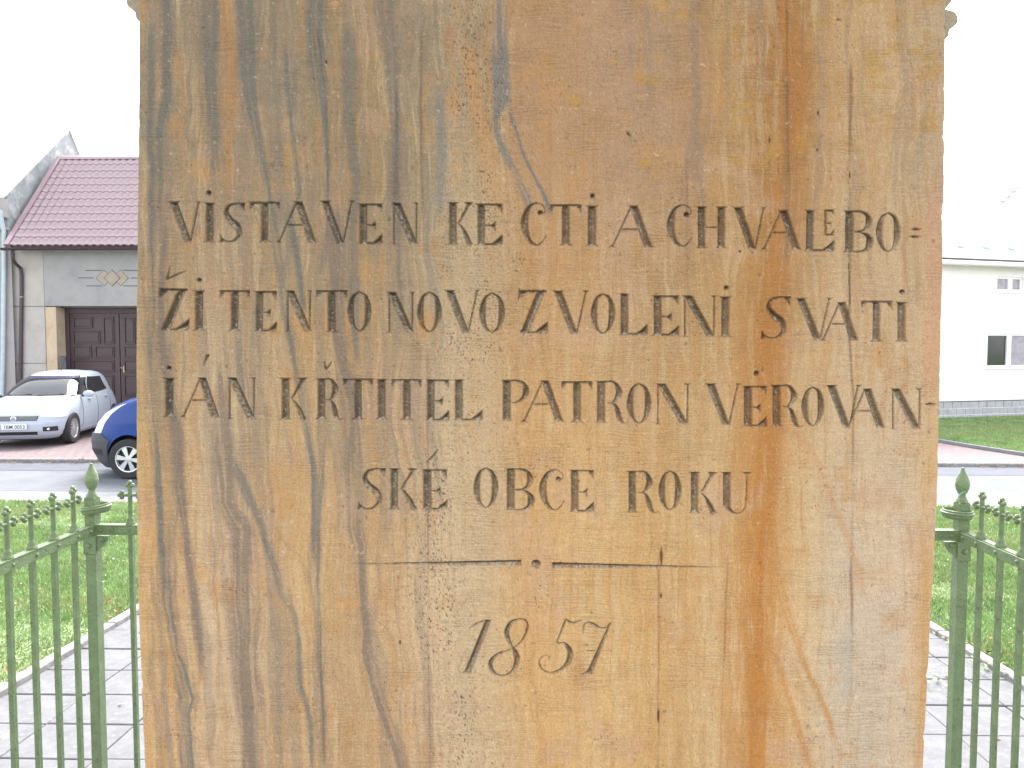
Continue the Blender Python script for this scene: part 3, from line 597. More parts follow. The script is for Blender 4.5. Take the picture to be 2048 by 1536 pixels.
def grid_mesh(name, quads):
    u, inv = np.unique(quads.reshape(-1), return_inverse=True); me = bpy.data.meshes.new(name)
    me.vertices.add(len(u)); me.vertices.foreach_set('co', V[u].astype(np.float32).reshape(-1))
    nq = len(quads); me.loops.add(nq*4); me.loops.foreach_set('vertex_index', inv.reshape(-1).astype(np.int32))
    me.polygons.add(nq); me.polygons.foreach_set('loop_start', np.arange(0, nq*4, 4, dtype=np.int32))
    me.polygons.foreach_set('use_smooth', np.ones(nq, bool)); me.update(calc_edges=True)
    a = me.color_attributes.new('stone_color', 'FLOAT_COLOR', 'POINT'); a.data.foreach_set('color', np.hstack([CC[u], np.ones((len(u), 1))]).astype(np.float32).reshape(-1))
    me.materials.append(M['stone']); return me
mon = thing('stone_monument', 'tall banded sandstone pillar with a carved inscription dated 1857', 'monument', (0, YF+.3, ground(1)))
shaft = link('shaft', grid_mesh('shaft', Q[QO == 0]), mon)
for i, (ch, ln) in enumerate(letters):
    q = Q[QO == i+1]
    if not len(q): continue
    nm = 'carved_ornament' if ln == 5 else ('carved_digit' if ln == 6 else ('carved_mark' if ch in '=-' else 'carved_letter'))
    o = link(nm, grid_mesh(nm, q), shaft)
    if ln <= 4: o['label'] = 'carved %s %s in the %s line of writing' % ('mark' if ch in '=-' else 'letter', ch.upper(), ['first', 'second', 'third', 'fourth'][ln-1])
    elif ln == 6: o['label'] = 'carved digit %s of the year' % ch
# plain stone material for mouldings and base
M['stone2'] = mat('sandstone_dressed', (.30, .235, .17), .85, .15, 6, .4, 150, col2=(.22, .20, .19), c2scale=5)
zt = VZ[0].max(); zb = VZ[-1].min(); xl0, xr0 = VX[0, 0], VX[0, -1]; xlb, xrb = VX[-1, 0], VX[-1, -1]
# back of shaft
bk = MB(); bk.poly([(xl0, YF+.62, zt), (xlb, YF+.62, zb), (xrb, YF+.62, zb), (xr0, YF+.62, zt)]); obj('back_face', bk, M['stone2'], mon)
# side mouldings
prof = [(1884, -130), (1944, -124), (1944, -96), (1932, -60), (1922, -30), (1908, 0), (1900, 9), (1897, 13), (1904, 15), (1913, 17), (1919, 22), (1922, 28), (1923, 35), (1922, 40), (1919, 44), (1912, 50), (1906, 54), (1904.5, 60), (1904, 66), (1901, 70), (1896, 75), (1892.5, 80), (1884, 84)]
YM = YF+.006
def m3(pl, Y0): 
    out = []
    for px, py in pl: x, z = face(px, py); out.append(Vector((x, Y0, z)))
    return out
lab = ['stepped side moulding on the right of the pillar', 'stepped side moulding on the left of the pillar']
for k, pl in enumerate((prof, [(2169.5-x, y-36) for x, y in prof])):
    mb = MB(); mb.prism(m3(pl, YM), (0, .60, 0)); o = obj('side_moulding', mb, M['stone2'], mon, smooth=True); o['label'] = lab[k]
cz = face(1024, -250)[1]
cn = MB(); cn.box(xl0-.03, YF-.025, cz, xr0+.03, YF+.66, cz+.05, .01).box(xl0-.07, YF-.07, cz+.05, xr0+.07, YF+.70, cz+.12, .02); obj('cornice', cn, M['stone2'], mon)
bs = MB(); bs.box(xlb-.05, YF-.05, zb-.10, xrb+.05, YF+.67, zb+.02, .02).box(xlb-.12, YF-.12, ground(1)-.2, xrb+.12, YF+.74, zb-.1, .02); obj('plinth', bs, M['stone2'], mon)

# ================================================================== FENCE
M['fence'] = mat('green_paint', (.122, .17, .082), .42, .22, 14, .4, 90, col2=(.05, .045, .03), c2scale=34, c2lo=.60, c2hi=.68, spec=.5)
FYB = 2.96; FXL, FXR = onY(186, 1058, FYB).x, onY(1922, 1058, FYB).x; zr = onY(186, 1058, FYB).z     # rail centre height
fence = thing('iron_fence', 'green painted wrought iron railing with trefoil crosses round the pillar', 'fence', (0, FYB, ground(FYB)))
def cross_mesh():
    m = MB(); m.lathe([(.019, -.0), (.019, .006), (.014, .012), (.015, .018), (.0095, .026), (.0085, .034), (.0062, .04)], 10)
    m.tube([(0, 0, .035), (0, 0, .160)], .0088, 8); m.tube([(0, -.036, .120), (0, .036, .120)], .0072, 8)
    for c in ((0, 0, .172), (0, -.0105, .160), (0, .0105, .160), (0, -.0435, .120), (0, -.034, .1295), (0, -.034, .1105), (0, .0435, .120), (0, .034, .1295), (0, .034, .1105)): m.ball(c, .0094, 8, 6)
    me = m.mesh('cross_finial', M['fence']); return sharp(me, 50)
crossm = cross_mesh(); zg = ground(FYB)
barm = MB().box(-.0085, -.0085, zg-.02-zr, .0085, .0085, -.016, .0015).mesh('bar', M['fence'])
def bar(x, y, back=False):
    o = link('bar', barm, fence, (x, y, zr)); c = link('cross_finial', crossm, o, (0, 0, .022))
    if back: c.rotation_euler = (0, 0, PI/2)
yl, yr_ = [onX(p, 1100, FXL).y for p in (149, 15)], [onX(p, 1100, FXR).y for p in (1961, 2045)]
BARS = {1: [yl[0]-(yl[0]-yl[1])/3*k for k in range(10)], -1: [yr_[0]-(yr_[0]-yr_[1])/2*k for k in range(10)]}
for sx, X in ((1, FXL), (-1, FXR)):
    BAR_Y = BARS[sx]
    for y in BAR_Y: bar(X, y)
    rl = MB(); rl.box(min(X+sx*.010, X+sx*.018), 1.5, zr-.020, max(X+sx*.010, X+sx*.018), FYB-.02, zr+.018, .002).box(X-.013, 1.5, zr+.0185, X+.02 if sx > 0 else X+.013, FYB-.02, zr+.0215)
    rl.box(X-.012, 1.5, zr-.019, X+.0095 if sx > 0 else X+.012, FYB-.02, zr-.015) if False else None
    r = obj('rail', rl, M['fence'], fence)
    rv = MB(); 
    rivm = MB().ball((0, 0, 0), .0075, 10, 6).mesh('rivet', M['fence'], True)
    for y in BAR_Y+[FYB-.045]: link('rivet', rivm, r, (X+sx*.018, y, zr))
    lr = MB(); lr.box(min(X+sx*.010, X+sx*.018), 1.5, zg-.05, max(X+sx*.010, X+sx*.018), FYB-.02, zg-.015, .002); obj('lower_rail', lr, M['fence'], fence)
nb = 13
bxs = [FXL+.158+ (FXR-FXL-.316)*k/24 for k in range(25)]
for x in bxs: bar(x, FYB, True)
r = obj('rail', MB().box(FXL+.02, FYB-.018, zr-.020, FXR-.02, FYB-.010, zr+.018, .002).box(FXL+.02, FYB-.02, zr+.0185, FXR-.02, FYB+.013, zr+.0215), M['fence'], fence)
for x in [FXL+.045, FXL+.09]+bxs+[FXR-.09, FXR-.045]: link('rivet', rivm, r, (x, FYB-.018, zr))
obj('lower_rail', MB().box(FXL+.02, FYB-.018, zg-.05, FXR-.02, FYB-.010, zg-.015, .002), M['fence'], fence)
for sx, X in ((1, FXL), (-1, FXR)):
    p = MB(); zq = .135; p.box(X-.021, FYB-.021, zg-.03, X+.021, FYB+.021, zr+zq, .004)
    p = obj('post', p, M['fence'], fence)
    f = MB(); base = zr+zq-.002
    f.lathe([(.0235, 0), (.0225, .006), (.017, .016), (.0125, .026), (.0135, .034), (.018, .037), (.019, .042), (.0235, .052), (.0262, .068), (.0255, .080), (.0215, .096), (.015, .112), (.009, .124), (.006, .132), (.0058, .137), (.001, .140)], 18, (X, FYB, base))
    obj('post_finial', f, M['fence'], p, smooth=True)
    # tilted ring bracket with rolled rims, open shell
    rg = MB(); cc = Vector((X+sx*.022, FYB-.010, zr+.085)); pf = [(.047, -.016), (.053, -.013), (.0575, -.004), (.0575, .002), (.0625, .005), (.0625, .009), (.056, .012), (.0565, .018), (.053, .019), (.050, .010), (.046, -.004), (.044, -.012)]
    n = len(rg.v); seg = 28
    for rr, hh in pf:
        for k in range(seg):
            a = 2*PI*k/seg; v = Vector((rr*math.cos(a), rr*.85*math.sin(a), hh)); v.rotate(Matrix.Rotation(-sx*.15 if sx > 0 else .05, 3, 'Y')); rg.v.append(tuple(cc+v))
    for i in range(len(pf)):
        for k in range(seg):
            j = (i+1) % len(pf); rg.f.append((n+i*seg+k, n+i*seg+(k+1) % seg, n+j*seg+(k+1) % seg, n+j*seg+k))
    obj('ring_bracket', rg, M['fence'], p, smooth=True)
    # corner knuckle below the rail
    kn = MB(); kn.box(X-.026, FYB-.027, zr-.10, X+.026, FYB-.0215, zr-.022, .003)
    pts = [(X+sx*.0215, FYB-.022, zr-.024), (X+sx*.072, FYB-.022, zr-.024), (X+sx*.074, FYB-.022, zr-.040), (X+sx*.060, FYB-.022, zr-.050), (X+sx*.050, FYB-.022, zr-.068), (X+sx*.034, FYB-.022, zr-.078), (X+sx*.0215, FYB-.022, zr-.095)]
    kn.prism(pts, (0, .02, 0)); kn.ball((X-sx*.004, FYB-.028, zr-.062), .011, 10, 6); kn.ball((X+sx*.048, FYB-.024, zr-.036), .010, 10, 6)
    obj('corner_bracket', kn, M['fence'], p)
gw_ = MB(); pts = [onY(1913+a*.9, 987+b, FYB-.024) for a, b in ((5, 4), (10, 0), (18, -4), (20, -2))]
o = obj('green_thread', MB().tube(pts, .0012, 6), mat('turquoise_plastic', (.12, .6, .42), .5)); o['label'] = 'thin turquoise plastic thread tied round the right fence post'; o['category'] = 'thread'

# ================================================================== LEFT HOUSE (red roof)
YW = 20.0
M['plaster_grey'] = mat('grey_plaster', (.31, .305, .31), .95, .10, 3, .4, 80, col2=(.26, .255, .27), c2scale=1.5)
M['plaster_tan'] = mat('tan_panel_plaster', (.40, .375, .355), .95, .1, 3, .4, 80, col2=(.42, .42, .44), c2scale=1.0)
M['plaster_orange'] = mat('ochre_plaster', (.50, .40, .29), .95, .1, 4, .6, 60, col2=(.42, .33, .24), c2scale=3)
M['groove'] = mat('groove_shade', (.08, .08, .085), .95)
M['pipe_brown'] = mat('brown_gutter_metal', (.055, .035, .05), .4, .1, spec=.5)
M['gate'] = mat('brown_gate_paint', (.06, .038, .044), .55, .15, 10, .2, 40)
M['roof_red'] = mat('burgundy_tile_sheet', (.32, .215, .255), .28, .15, 1.2, spec=1.0, coat=.6)
M['gable'] = mat('weathered_gable_render', (.26, .28, .30), .95, .25, 3, .6, 30, col2=(.42, .43, .44), c2scale=2.2)
M['roof_pale'] = mat('pale_fibre_roof', (.55, .55, .58), .6, .05, 2)
M['pipe_pale'] = mat('pale_blue_pipe', (.42, .5, .55), .5)
M['house_white'] = mat('white_render', (.84, .82, .84), .9, .03, 2, .2, 60)
M['frame_white'] = mat('white_window_frame', (.8, .8, .82), .4, .02)
M['metal_grey'] = mat('galvanised_metal', (.35, .36, .37), .5, .1)
def glass(name, c, rough=.06):
    m = mat(name, c, rough, .3, 1.5, spec=.6); return m
M['glass'] = glass('dark_window_glass', (.03, .035, .035))
M['curtain'] = mat('pale_curtain_behind_glass', (.30, .28, .33), .25, .25, 6)
house = thing('terraced_house', 'house with a burgundy tiled roof and brown wooden gate behind the silver car', 'house', (onY(200, 700, YW).x, YW, PZ))
def q(px, py, Y=YW): return onY(px, py, Y)
zg2 = PZ-.05
XL = q(20, 600).x; XG0 = q(89, 600).x; XO = q(132, 600).x; XG = onY(132, 660, YW+.42).x; XE = -4.6; ze = q(40, 498).z; zl = q(180, 613).z; xmid = q(240, 700).x; XGR = 2*xmid-XG
# wall volumes
obj('wall', MB().box(XL-.3, YW+.05, zg2, XG0-.012, YW+.3, ze+.25), M['plaster_tan'], house)
lt = obj('lintel_wall', MB().box(XG0+.012, YW-.02, zl+.012, XE, YW+.3, ze+.2), M['plaster_grey'], house)
obj('pilaster', MB().box(XG0+.012, YW, zg2, XG, YW+.62, zl-.01, .01), M['plaster_orange'], house)
obj('pilaster', MB().box(XGR, YW, zg2, XE, YW+.62, zl-.01, .01), M['plaster_orange'], house)
gr = MB().box(XG0-.012, YW+.08, zg2, XG0+.012, YW+.1, ze+.1); obj('groove', gr, M['groove'], house)
z1, z2 = q(60, 613).z, q(60, 727).z
for a, b in ((ze, z1), (z1, z2), (z2, zg2-.6)):
    obj('wall_panel', MB().box(XL+.03, YW+.01, b+.012, XG0-.014, YW+.05, a-.012, .004), M['plaster_tan'], house)
obj('reveal', MB().box(XG, YW+.35, zl-.012, XGR, YW+.62, zl+.2), M['plaster_grey'], house)
# diamonds and incised lines
M['diamond'] = mat('cream_diamond', (.33, .285, .235), .9)
def dia(cxp, y=YW-.022, fr=0):
    c = q(cxp, 556); r = 15.5*YW/F
    pts = [Vector((c.x-r, y, c.z)), Vector((c.x, y, c.z-r)), Vector((c.x+r, y, c.z)), Vector((c.x, y, c.z+r))]
    pt2 = [Vector((c.x+(p.x-c.x)*1.08, y+.004, c.z+(p.z-c.z)*1.08)) for p in pts]
    o = obj('diamond_ornament', MB().prism(pts, (0, .02, 0)), M['diamond'], lt, local=True); obj('diamond_outline', MB().prism(pt2, (0, .014, 0)), M['groove'], lt, local=True)
dia(209, YW-.026); dia(242, YW-.026); dia(225.5, YW-.036)
for y_, a, b in ((541, 172, 204), (541, 247, 279), (556, 157, 188), (556, 263, 295), (572, 174, 205), (572, 247, 278)):
    p0 = q(a, y_); p1 = q(b, y_); obj('incised_line', MB().box(p0.x, YW-.0235, p0.z-.011, p1.x, YW-.019, p0.z+.011), M['groove'], lt, local=True)
# gate
GY = YW+.42
def lf(x0, x1, panels, parent):
    leaf = obj('gate_leaf', MB().box(x0, GY, zg2, x1, GY+.06, zl-.02), M['gate'], parent)
    for a, b, c, d in panels:
        p0 = onY(a, b, GY); p1 = onY(c, d, GY); t = .022
        z0, z1_ = p1.z, p0.z
        mb = MB().box(p0.x, GY-.03, z0, p0.x+t, GY-.001, z1_).box(p1.x-t, GY-.03, z0, p1.x, GY-.001, z1_).box(p0.x+t+.001, GY-.03, z0, p1.x-t-.001, GY-.001, z0+t).box(p0.x+t+.001, GY-.03, z1_-t, p1.x-t-.001, GY-.001, z1_)
        mb.box(p0.x+.05, GY-.014, z0+.05, p1.x-.05, GY-.001, z1_-.05, .006); obj('gate_panel', mb, M['gate'], leaf, local=True)
    return leaf
gate = obj('gate_frame', MB().box(XG, GY-.04, zg2, onY(140, 660, GY).x, GY+.1, zl-.015).box(onY(140, 660, GY).x+.001, GY-.05, zl-.16, XGR, GY+.1, zl-.012), M['gate'], house)
PLN = [(147, 634, 186, 656), (207, 634, 229, 688), (147, 661, 201, 687), (147, 692, 184, 716), (191, 692, 229, 716), (147, 720, 229, 744), (147, 750, 229, 792)]
xm = onY(239, 700, GY).x
lf(onY(140, 660, GY).x+.002, xm, PLN, gate)
lf(xm+.025, XGR-.1, [(478-c, b, 478-a, d) for a, b, c, d in PLN], gate)
hd = onY(243, 736, GY-.06); obj('gate_handle', MB().tube([hd+Vector((-.05, 0, 0)), hd+Vector((0, -.03, .012)), hd+Vector((.06, -.01, -.01))], .012, 8).box(hd.x+.03, GY-.02, hd.z-.12, hd.x+.07, GY-.005, hd.z+.05), mat('brass', (.5, .42, .28), .35, metal=.8), gate, local=True)
obj('gate_backing', MB().box(XG-.2, GY+.11, zg2, XGR+.4, GY+.2, zl+.1), M['gate'], house)
obj('gable_wall', MB().prism([(XE-.02, YW+.05, ze-.4), (XE-.02, YW+8, ze-.4), (XE-.02, YW+2.0, ze+2.6)], (-.3, 0, 0)), M['plaster_grey'], house)
obj('end_wall', MB().box(XE-.3, YW+.621, zg2, XE-.02, YW+6, ze-.41), M['plaster_grey'], house)
# mailbox
a = q(122, 712, YW-.1); b = q(134, 741, YW-.1)
mbx = MB().box(a.x, YW-.14, b.z, b.x, YW-.02, a.z, .01).box(a.x+.05, YW-.16, a.z-.12, b.x-.02, YW-.138, a.z-.05)
o = obj('mailbox', mbx, mat('dark_grey_box', (.06, .065, .08), .5)); o['label'] = 'small dark grey metal mailbox fixed beside the brown gate'; o['category'] = 'mailbox'
# roof
YEV = 19.55; pe = onY(12, 491, YEV); prd = onX(118, 317, pe.x)
L = math.hypot(prd.y-pe.y, prd.z-pe.z); ang = math.atan2(prd.z-pe.z, prd.y-pe.y)
rf = MB(); nrm = Vector((0, -math.sin(ang), math.cos(ang)))
ptsr = [(pe.x, pe.y+.03, pe.z-.03), (XE, pe.y+.03, pe.z-.03), (XE, prd.y, prd.z-.03), (pe.x, prd.y, prd.z-.03)]
rf.poly(ptsr); rf.poly([(pe.x, prd.y, prd.z-.03), (XE, prd.y, prd.z-.03), (XE, prd.y+3, prd.z-3.2), (pe.x, prd.y+3, prd.z-3.2)])
roof = obj('roof', rf, M['roof_red'], house)
NROW = 12; TL = L/NROW; TW = .203; tile = MB(); nw = 8
for j, (yy, hh) in enumerate(((-.02, -.012), (-.02, .028), (TL, .006))):
    for i in range(nw+1): f = i/nw; tile.v.append((f*TW, yy, hh+.042*(.5-.5*math.cos(2*PI*(f+.15)))))
for j in range(2):
    for i in range(nw): a = j*(nw+1)+i; tile.f.append((a, a+1, a+nw+2, a+nw+1))
tm_ = tile.mesh('roof_tile', M['roof_red'], False); tm_.polygons.foreach_set('use_smooth', [f >= nw for f in range(2*nw)])
rest = MB()
ncol = int((XE-pe.x-.08)/TW); cnt = 0
for r_ in range(NROW):
    base_ = Vector((pe.x+.09, pe.y, pe.z)) + Vector((0, math.cos(ang), math.sin(ang)))*TL*r_
    for c_ in range(ncol):
        p = base_+Vector((c_*TW, 0, 0)); px = proj(p)[0]
        if px < 284:
            o = link('roof_tile', tm_, roof); o.location = p; o.rotation_euler = (ang, 0, 0); cnt += 1
        else:
            n = len(rest.v); Rm = Matrix.Rotation(ang, 3, 'X')
            rest.v += [tuple(p+Rm @ Vector(v)) for v in tile.v]; rest.f += [tuple(n+i for i in f) for f in tile.f]
me = rest.mesh('roof_tile', M['roof_red']); o = link('roof_tile', me, roof); o['kind'] = 'stuff'
vb = MB(); vdir = Vector((0, math.cos(ang), math.sin(ang)))
for s0, s1 in ((-.03, L+.05),):
    A = Vector((pe.x-.02, pe.y, pe.z))+vdir*s0+nrm*-.02; B = A+vdir*(s1-s0)
    vb.prism([A, A+Vector((.13, 0, 0)), A+Vector((.13, 0, 0))+nrm*.10, A+nrm*.10], vdir*(s1-s0))
obj('verge_trim', vb, M['roof_red'], roof)
obj('ridge_cap', MB().prism([(pe.x-.02, prd.y-.13, prd.z-.05), (pe.x-.02, prd.y-.12, prd.z+.02), (pe.x-.02, prd.y, prd.z+.09), (pe.x-.02, prd.y+.12, prd.z+.02), (pe.x-.02, prd.y+.13, prd.z-.05)], (XE-pe.x, 0, 0)), M['roof_red'], roof, smooth=True)
# soffit, gutter, downpipe
obj('soffit', MB().box(pe.x+.05, YEV+.02, ze+.02, XE, YW+.05, ze+.05), M['pipe_brown'], house)
gx0 = onY(5, 497, YEV).x; gz = onY(60, 498, YEV-.05).z
gm = MB(); cr = [(math.cos(PI+a*PI/8)*.065, math.sin(PI+a*PI/8)*.065) for a in range(9)]
cr2 = [(c*.9, s_*.9) for c, s_ in cr[::-1]]
gm.prism([(gx0, YEV-.04+c, gz+.03+s_) for c, s_ in cr+cr2], (XE-gx0, 0, 0)); obj('gutter', gm, M['pipe_brown'], house, smooth=True)
dp = [onY(25, 505, YEV-.04), onY(26, 519, YEV-.02), onY(31, 527, YEV+.12), onY(41, 536, YW-.08), onY(43, 550, YW-.05), onY(43, 594, YW-.05), onY(42, 660, YW-.05), onY(41, 760, YW-.05), onY(39, 850, YW-.05)]
dpo = obj('downpipe', MB().tube(dp, .046, 12), M['pipe_brown'], house, smooth=True)
c = onY(43, 594, YW-.05); obj('pipe_clip', MB().lathe([(.052, -.012), (.052, .012)], 12, tuple(c)), M['metal_grey'], dpo, local=True)

# ---------------- neighbour with tall gable
nb_ = thing('gabled_house', 'pale neighbouring house with a steep white roof and weathered gable end at the left edge', 'house', (-16, 22, PZ))
XN = onY(13, 388, YW-.1).x
eavep = onY(13, 390, YW-.1); apex = onX(138, 260, XN); rear = onX(162, 320, XN); dr = (rear-apex); rear2 = apex+dr*4
M['pale_wall'] = mat('pale_lilac_wall', (.33, .31, .31), .95, .08, 3, .3, 60)
gbl = MB(); gbl.prism([Vector((XN, eavep.y, zg2)), Vector((XN, eavep.y, eavep.z)), Vector((XN, apex.y, apex.z-.03)), Vector((XN, rear2.y, rear2.z)), Vector((XN, rear2.y, zg2))], (-.35, 0, 0))
obj('gable_wall', gbl, M['gable'], nb_)
obj('front_wall', MB().box(-24, YW-.1, zg2, XN-.351, YW+.25, eavep.z-.02), M['pale_wall'], nb_)
rsl = MB(); rsl.prism([Vector((XN+.03, eavep.y-.12, eavep.z-.10)), Vector((XN+.03, apex.y, apex.z)), Vector((XN+.03, apex.y, apex.z+.10)), Vector((XN+.03, eavep.y-.12, eavep.z+.02))], (-11, 0, 0))
nro = obj('roof', rsl, M['roof_pale'], nb_)
rs2 = MB(); rs2.prism([Vector((XN+.03, apex.y+.001, apex.z)), Vector((XN+.03, rear2.y, rear2.z)), Vector((XN+.03, rear2.y, rear2.z+.06)), Vector((XN+.03, apex.y+.001, apex.z+.08))], (-11, 0, 0)); obj('roof', rs2, M['roof_pale'], nb_)
obj('eave_cornice', MB().box(-24, YW-.28, eavep.z-.62, XN+.05, YW-.101, eavep.z-.50).box(-24, YW-.22, eavep.z-.50, XN+.02, YW-.101, eavep.z-.11).box(-24, YW-.2, eavep.z-.95, XN+.07, YW-.101, eavep.z-.88), M['pale_wall'], nb_)
dpp = [onY(-8, 420, YW-.3), onY(2, 422, YW-.3), onY(4, 448, YW-.25), onY(8, 462, YW-.2), onY(8, 520, YW-.2), onY(6, 700, YW-.2), onY(2, 860, YW-.2)]
obj('downpipe', MB().tube(dpp, .055, 12), M['pipe_pale'], nb_, smooth=True)
obj('corner_quoin', MB().box(XN-.349, YW-.115, zg2, XN+.08, YW-.1005, eavep.z-.96), M['pale_wall'], nb_)

# ================================================================== RIGHT HOUSE
P0 = onY(1884, 700, 20.0); ta = .30; dirw = Vector((1, ta, 0)).normalized(); nw_ = Vector((dirw.y, -dirw.x, 0))
def w(px, py, off=0): return onP(px, py, P0+nw_*off, nw_)
rh = thing('white_house', 'white rendered house with a grey block plinth behind the right fence post', 'house', (P0.x, P0.y, PZ))
zE = w(1960, 521, .45).z-.05; zP = w(1960, 801).z; zB = w(1960, 838).z
def wp(s, off, z): p = P0+dirw*s+nw_*off; return Vector((p.x, p.y, z))
def wbox(s0, s1, o0, o1, z0, z1, mb=None):
    mb = mb or MB(); n = len(mb.v)
    for z in (z0, z1):
        for s_, o_ in ((s0, o1), (s1, o1), (s1, o0), (s0, o0)): mb.v.append(tuple(wp(s_, o_, z)))
    for qd in ((3, 2, 1, 0), (4, 5, 6, 7), (0, 1, 5, 4), (1, 2, 6, 5), (2, 3, 7, 6), (3, 0, 4, 7)): mb.f.append(tuple(n+i for i in qd))
    return mb
def sof(px, py): p = w(px, py)-P0; return p.dot(dirw), w(px, py).z
# wall with window openings: build around
s1a, zt1 = sof(1995, 553); s1b = sof(2046, 585)[0]; zb1 = sof(1995, 582)[1]
s2a, zt2 = sof(1976, 667); zb2 = sof(1976, 735)[1]; s2b = s2a+2.6; S0, S1 = -4.0, 9.0
wl = MB()
wbox(S0, S1, -.3, 0, zt1, zE+.1, wl); wbox(S0, s1a, -.3, 0, zb1, zt1, wl); wbox(s1b, S1, -.3, 0, zb1, zt1, wl); wbox(S0, S1, -.3, 0, zt2, zb1, wl)
wbox(S0, s2a, -.3, 0, zb2, zt2, wl); wbox(s2b, S1, -.3, 0, zb2, zt2, wl); wbox(S0, S1, -.3, 0, zP, zb2, wl)
obj('wall', wl, M['house_white'], rh); obj('end_wall', wbox(S0, S0+.3, -9, -.301, zB-.2, zE), M['house_white'], rh)
def window(a, b, z0, z1, mull, cols, nm):
    d = .09; t = .055; fr = wbox(a, b, -.12, -.05, z1-t, z1); wbox(a, b, -.12, -.05, z0, z0+t, fr); wbox(a, a+t, -.12, -.05, z0+t, z1-t, fr); wbox(b-t, b, -.12, -.05, z0+t, z1-t, fr)
    wn = obj('window', fr, M['frame_white'], rh)
    ed = [a+t]+mull+[b-t]
    for m_ in mull: obj('mullion', wbox(m_-.075, m_+.075, -.125, -.045, z0+t, z1-t), M['frame_white'], wn, local=True)
    for i in range(len(ed)-1): obj('pane', wbox(ed[i]+.001, ed[i+1]-.001, -.10, -.09, z0+t, z1-t), cols[i], wn, local=True)
    obj('sill', wbox(a-.06, b+.06, -.04, .05, z0-.05, z0-.001), M['frame_white'], wn, local=True)
window(s1a, s1b, zb1, zt1, [(s1a+s1b)/2+.05], [M['curtain'], M['curtain']], 'u')
window(s2a, s2b, zb2, zt2, [s2a+.80, s2a+1.7], [M['glass'], M['curtain'], M['glass']], 'l')
M['block'] = mat('grey_plinth_block', (.40, .40, .43), .95, .15, 6, .5, 60); M['mortar'] = mat('pale_mortar', (.7, .7, .7), .95)
plb = obj('plinth', wbox(S0, S1, -.3, .012, zB-.15, zP-.02), M['mortar'], rh)
obj('drip_edge', wbox(S0, S1, .0005, .035, zP-.02, zP), M['pipe_brown'], rh)
bh = 12.3*20/F; bwid = 21*20.5/F
for r_ in range(3):
    for k in range(-3, 24):
        s_ = k*bwid+(r_ % 2)*bwid/2-.2; z = zP-.03-r_*(bh+.012)
        bmb = wbox(s_, s_+bwid-.03, .0, .026+random.uniform(0, .01), z-bh+.012, z); o = obj('block', bmb, M['block'], plb, local=True)
# roof
rrf = MB(); ov = .45
A = wp(S0-.3, ov, zE+.02); B = wp(S1+.3, ov, zE+.02); Cc = wp(S1+.3, -4.2, zE+3.4); D = wp(S0-.3, -4.2, zE+3.4)
rrf.prism([A, B, Cc, D], (0, 0, .09)); rr_ = obj('roof', rrf, mat('pale_roof_sheet', (.62, .63, .65), .45, .03, 2), rh)
rr2 = MB(); rr2.prism([D, Cc, wp(S1+.3, -9, zE), wp(S0-.3, -9, zE)], (0, 0, .09)); obj('roof', rr2, bpy.data.materials['pale_roof_sheet'], rh)
obj('gable_wall', MB().prism([wp(S0, -.05, zE), wp(S0, -8.3, zE), wp(S0, -4.2, zE+3.3)], dirw*.3), M['house_white'], rh)
obj('soffit', wbox(S0, S1, .001, ov-.04, zE-.03, zE), M['house_white'], rh)
gz0 = zE-.03
gmb = MB(); 
ctr = [wp(S0-.3, ov+.05, gz0), wp(S1+.3, ov+.05, gz0)]
gmb.tube(ctr, .065, 12); obj('gutter', gmb, M['frame_white'], rh, smooth=True)
obj('eave_edge', wbox(S0-.3, S1+.3, ov-.01, ov+.04, zE+.045, zE+.085), M['pipe_brown'], rh)
for k in range(-2, 12):                     # snow stops on the roof
    s_ = k*.86+.42; t_ = .07
    o = obj('snow_stop', MB().prism([wp(s_, ov-.40, zE+.09+.28), wp(s_+.24, ov-.40, zE+.09+.28), wp(s_+.22, ov-.52, zE+.46), wp(s_-.02, ov-.52, zE+.46)], (0, 0, .035)), mat('snow_stop_metal', (.10, .15, .17), .5) if 'snow_stop_metal' not in bpy.data.materials else bpy.data.materials['snow_stop_metal'], rr_, local=True)
# roof ladder
la = MB(); p0 = w(2004, 405, -1.2); p1 = w(2040, 370, -1.9); la.tube([p0, p1], .02, 6)
for f_ in (.05, .35, .62, .88): p = p0.lerp(p1, f_); la.tube([p-dirw*.10, p+dirw*.09], .016, 6); la.tube([p, p-Vector((0, 0, .12))], .012, 6)
obj('roof_rail', la, bpy.data.materials['snow_stop_metal'], rr_, local=True)
# lawn in front of the right house
lw2 = MB(); pts = [onZ(1780, 868, PZ+.01), onZ(1880, 884, PZ+.01), onZ(1950, 896, PZ+.01), onZ(2048, 911, PZ+.01), onZ(2300, 950, PZ+.01)]
zz = PZ+.012; back = [wp(9, .05, zz), wp(-4, .05, zz)]
back = [Vector((p.x, p.y, zB+.02)) for p in back]; lw2.prism([Vector((p.x, p.y, zz)) for p in pts]+back, (0, 0, .03)); struct(obj('house_lawn', lw2, M['grass_base']))
edg = MB()
for a, b in zip(pts, pts[1:]):
    d = (b-a).normalized(); nn = Vector((-d.y, d.x, 0))*.05; edg.prism([a-nn, b-nn, b+nn, a+nn], (0, 0, .06))
struct(obj('lawn_edging', edg, M['concrete']))

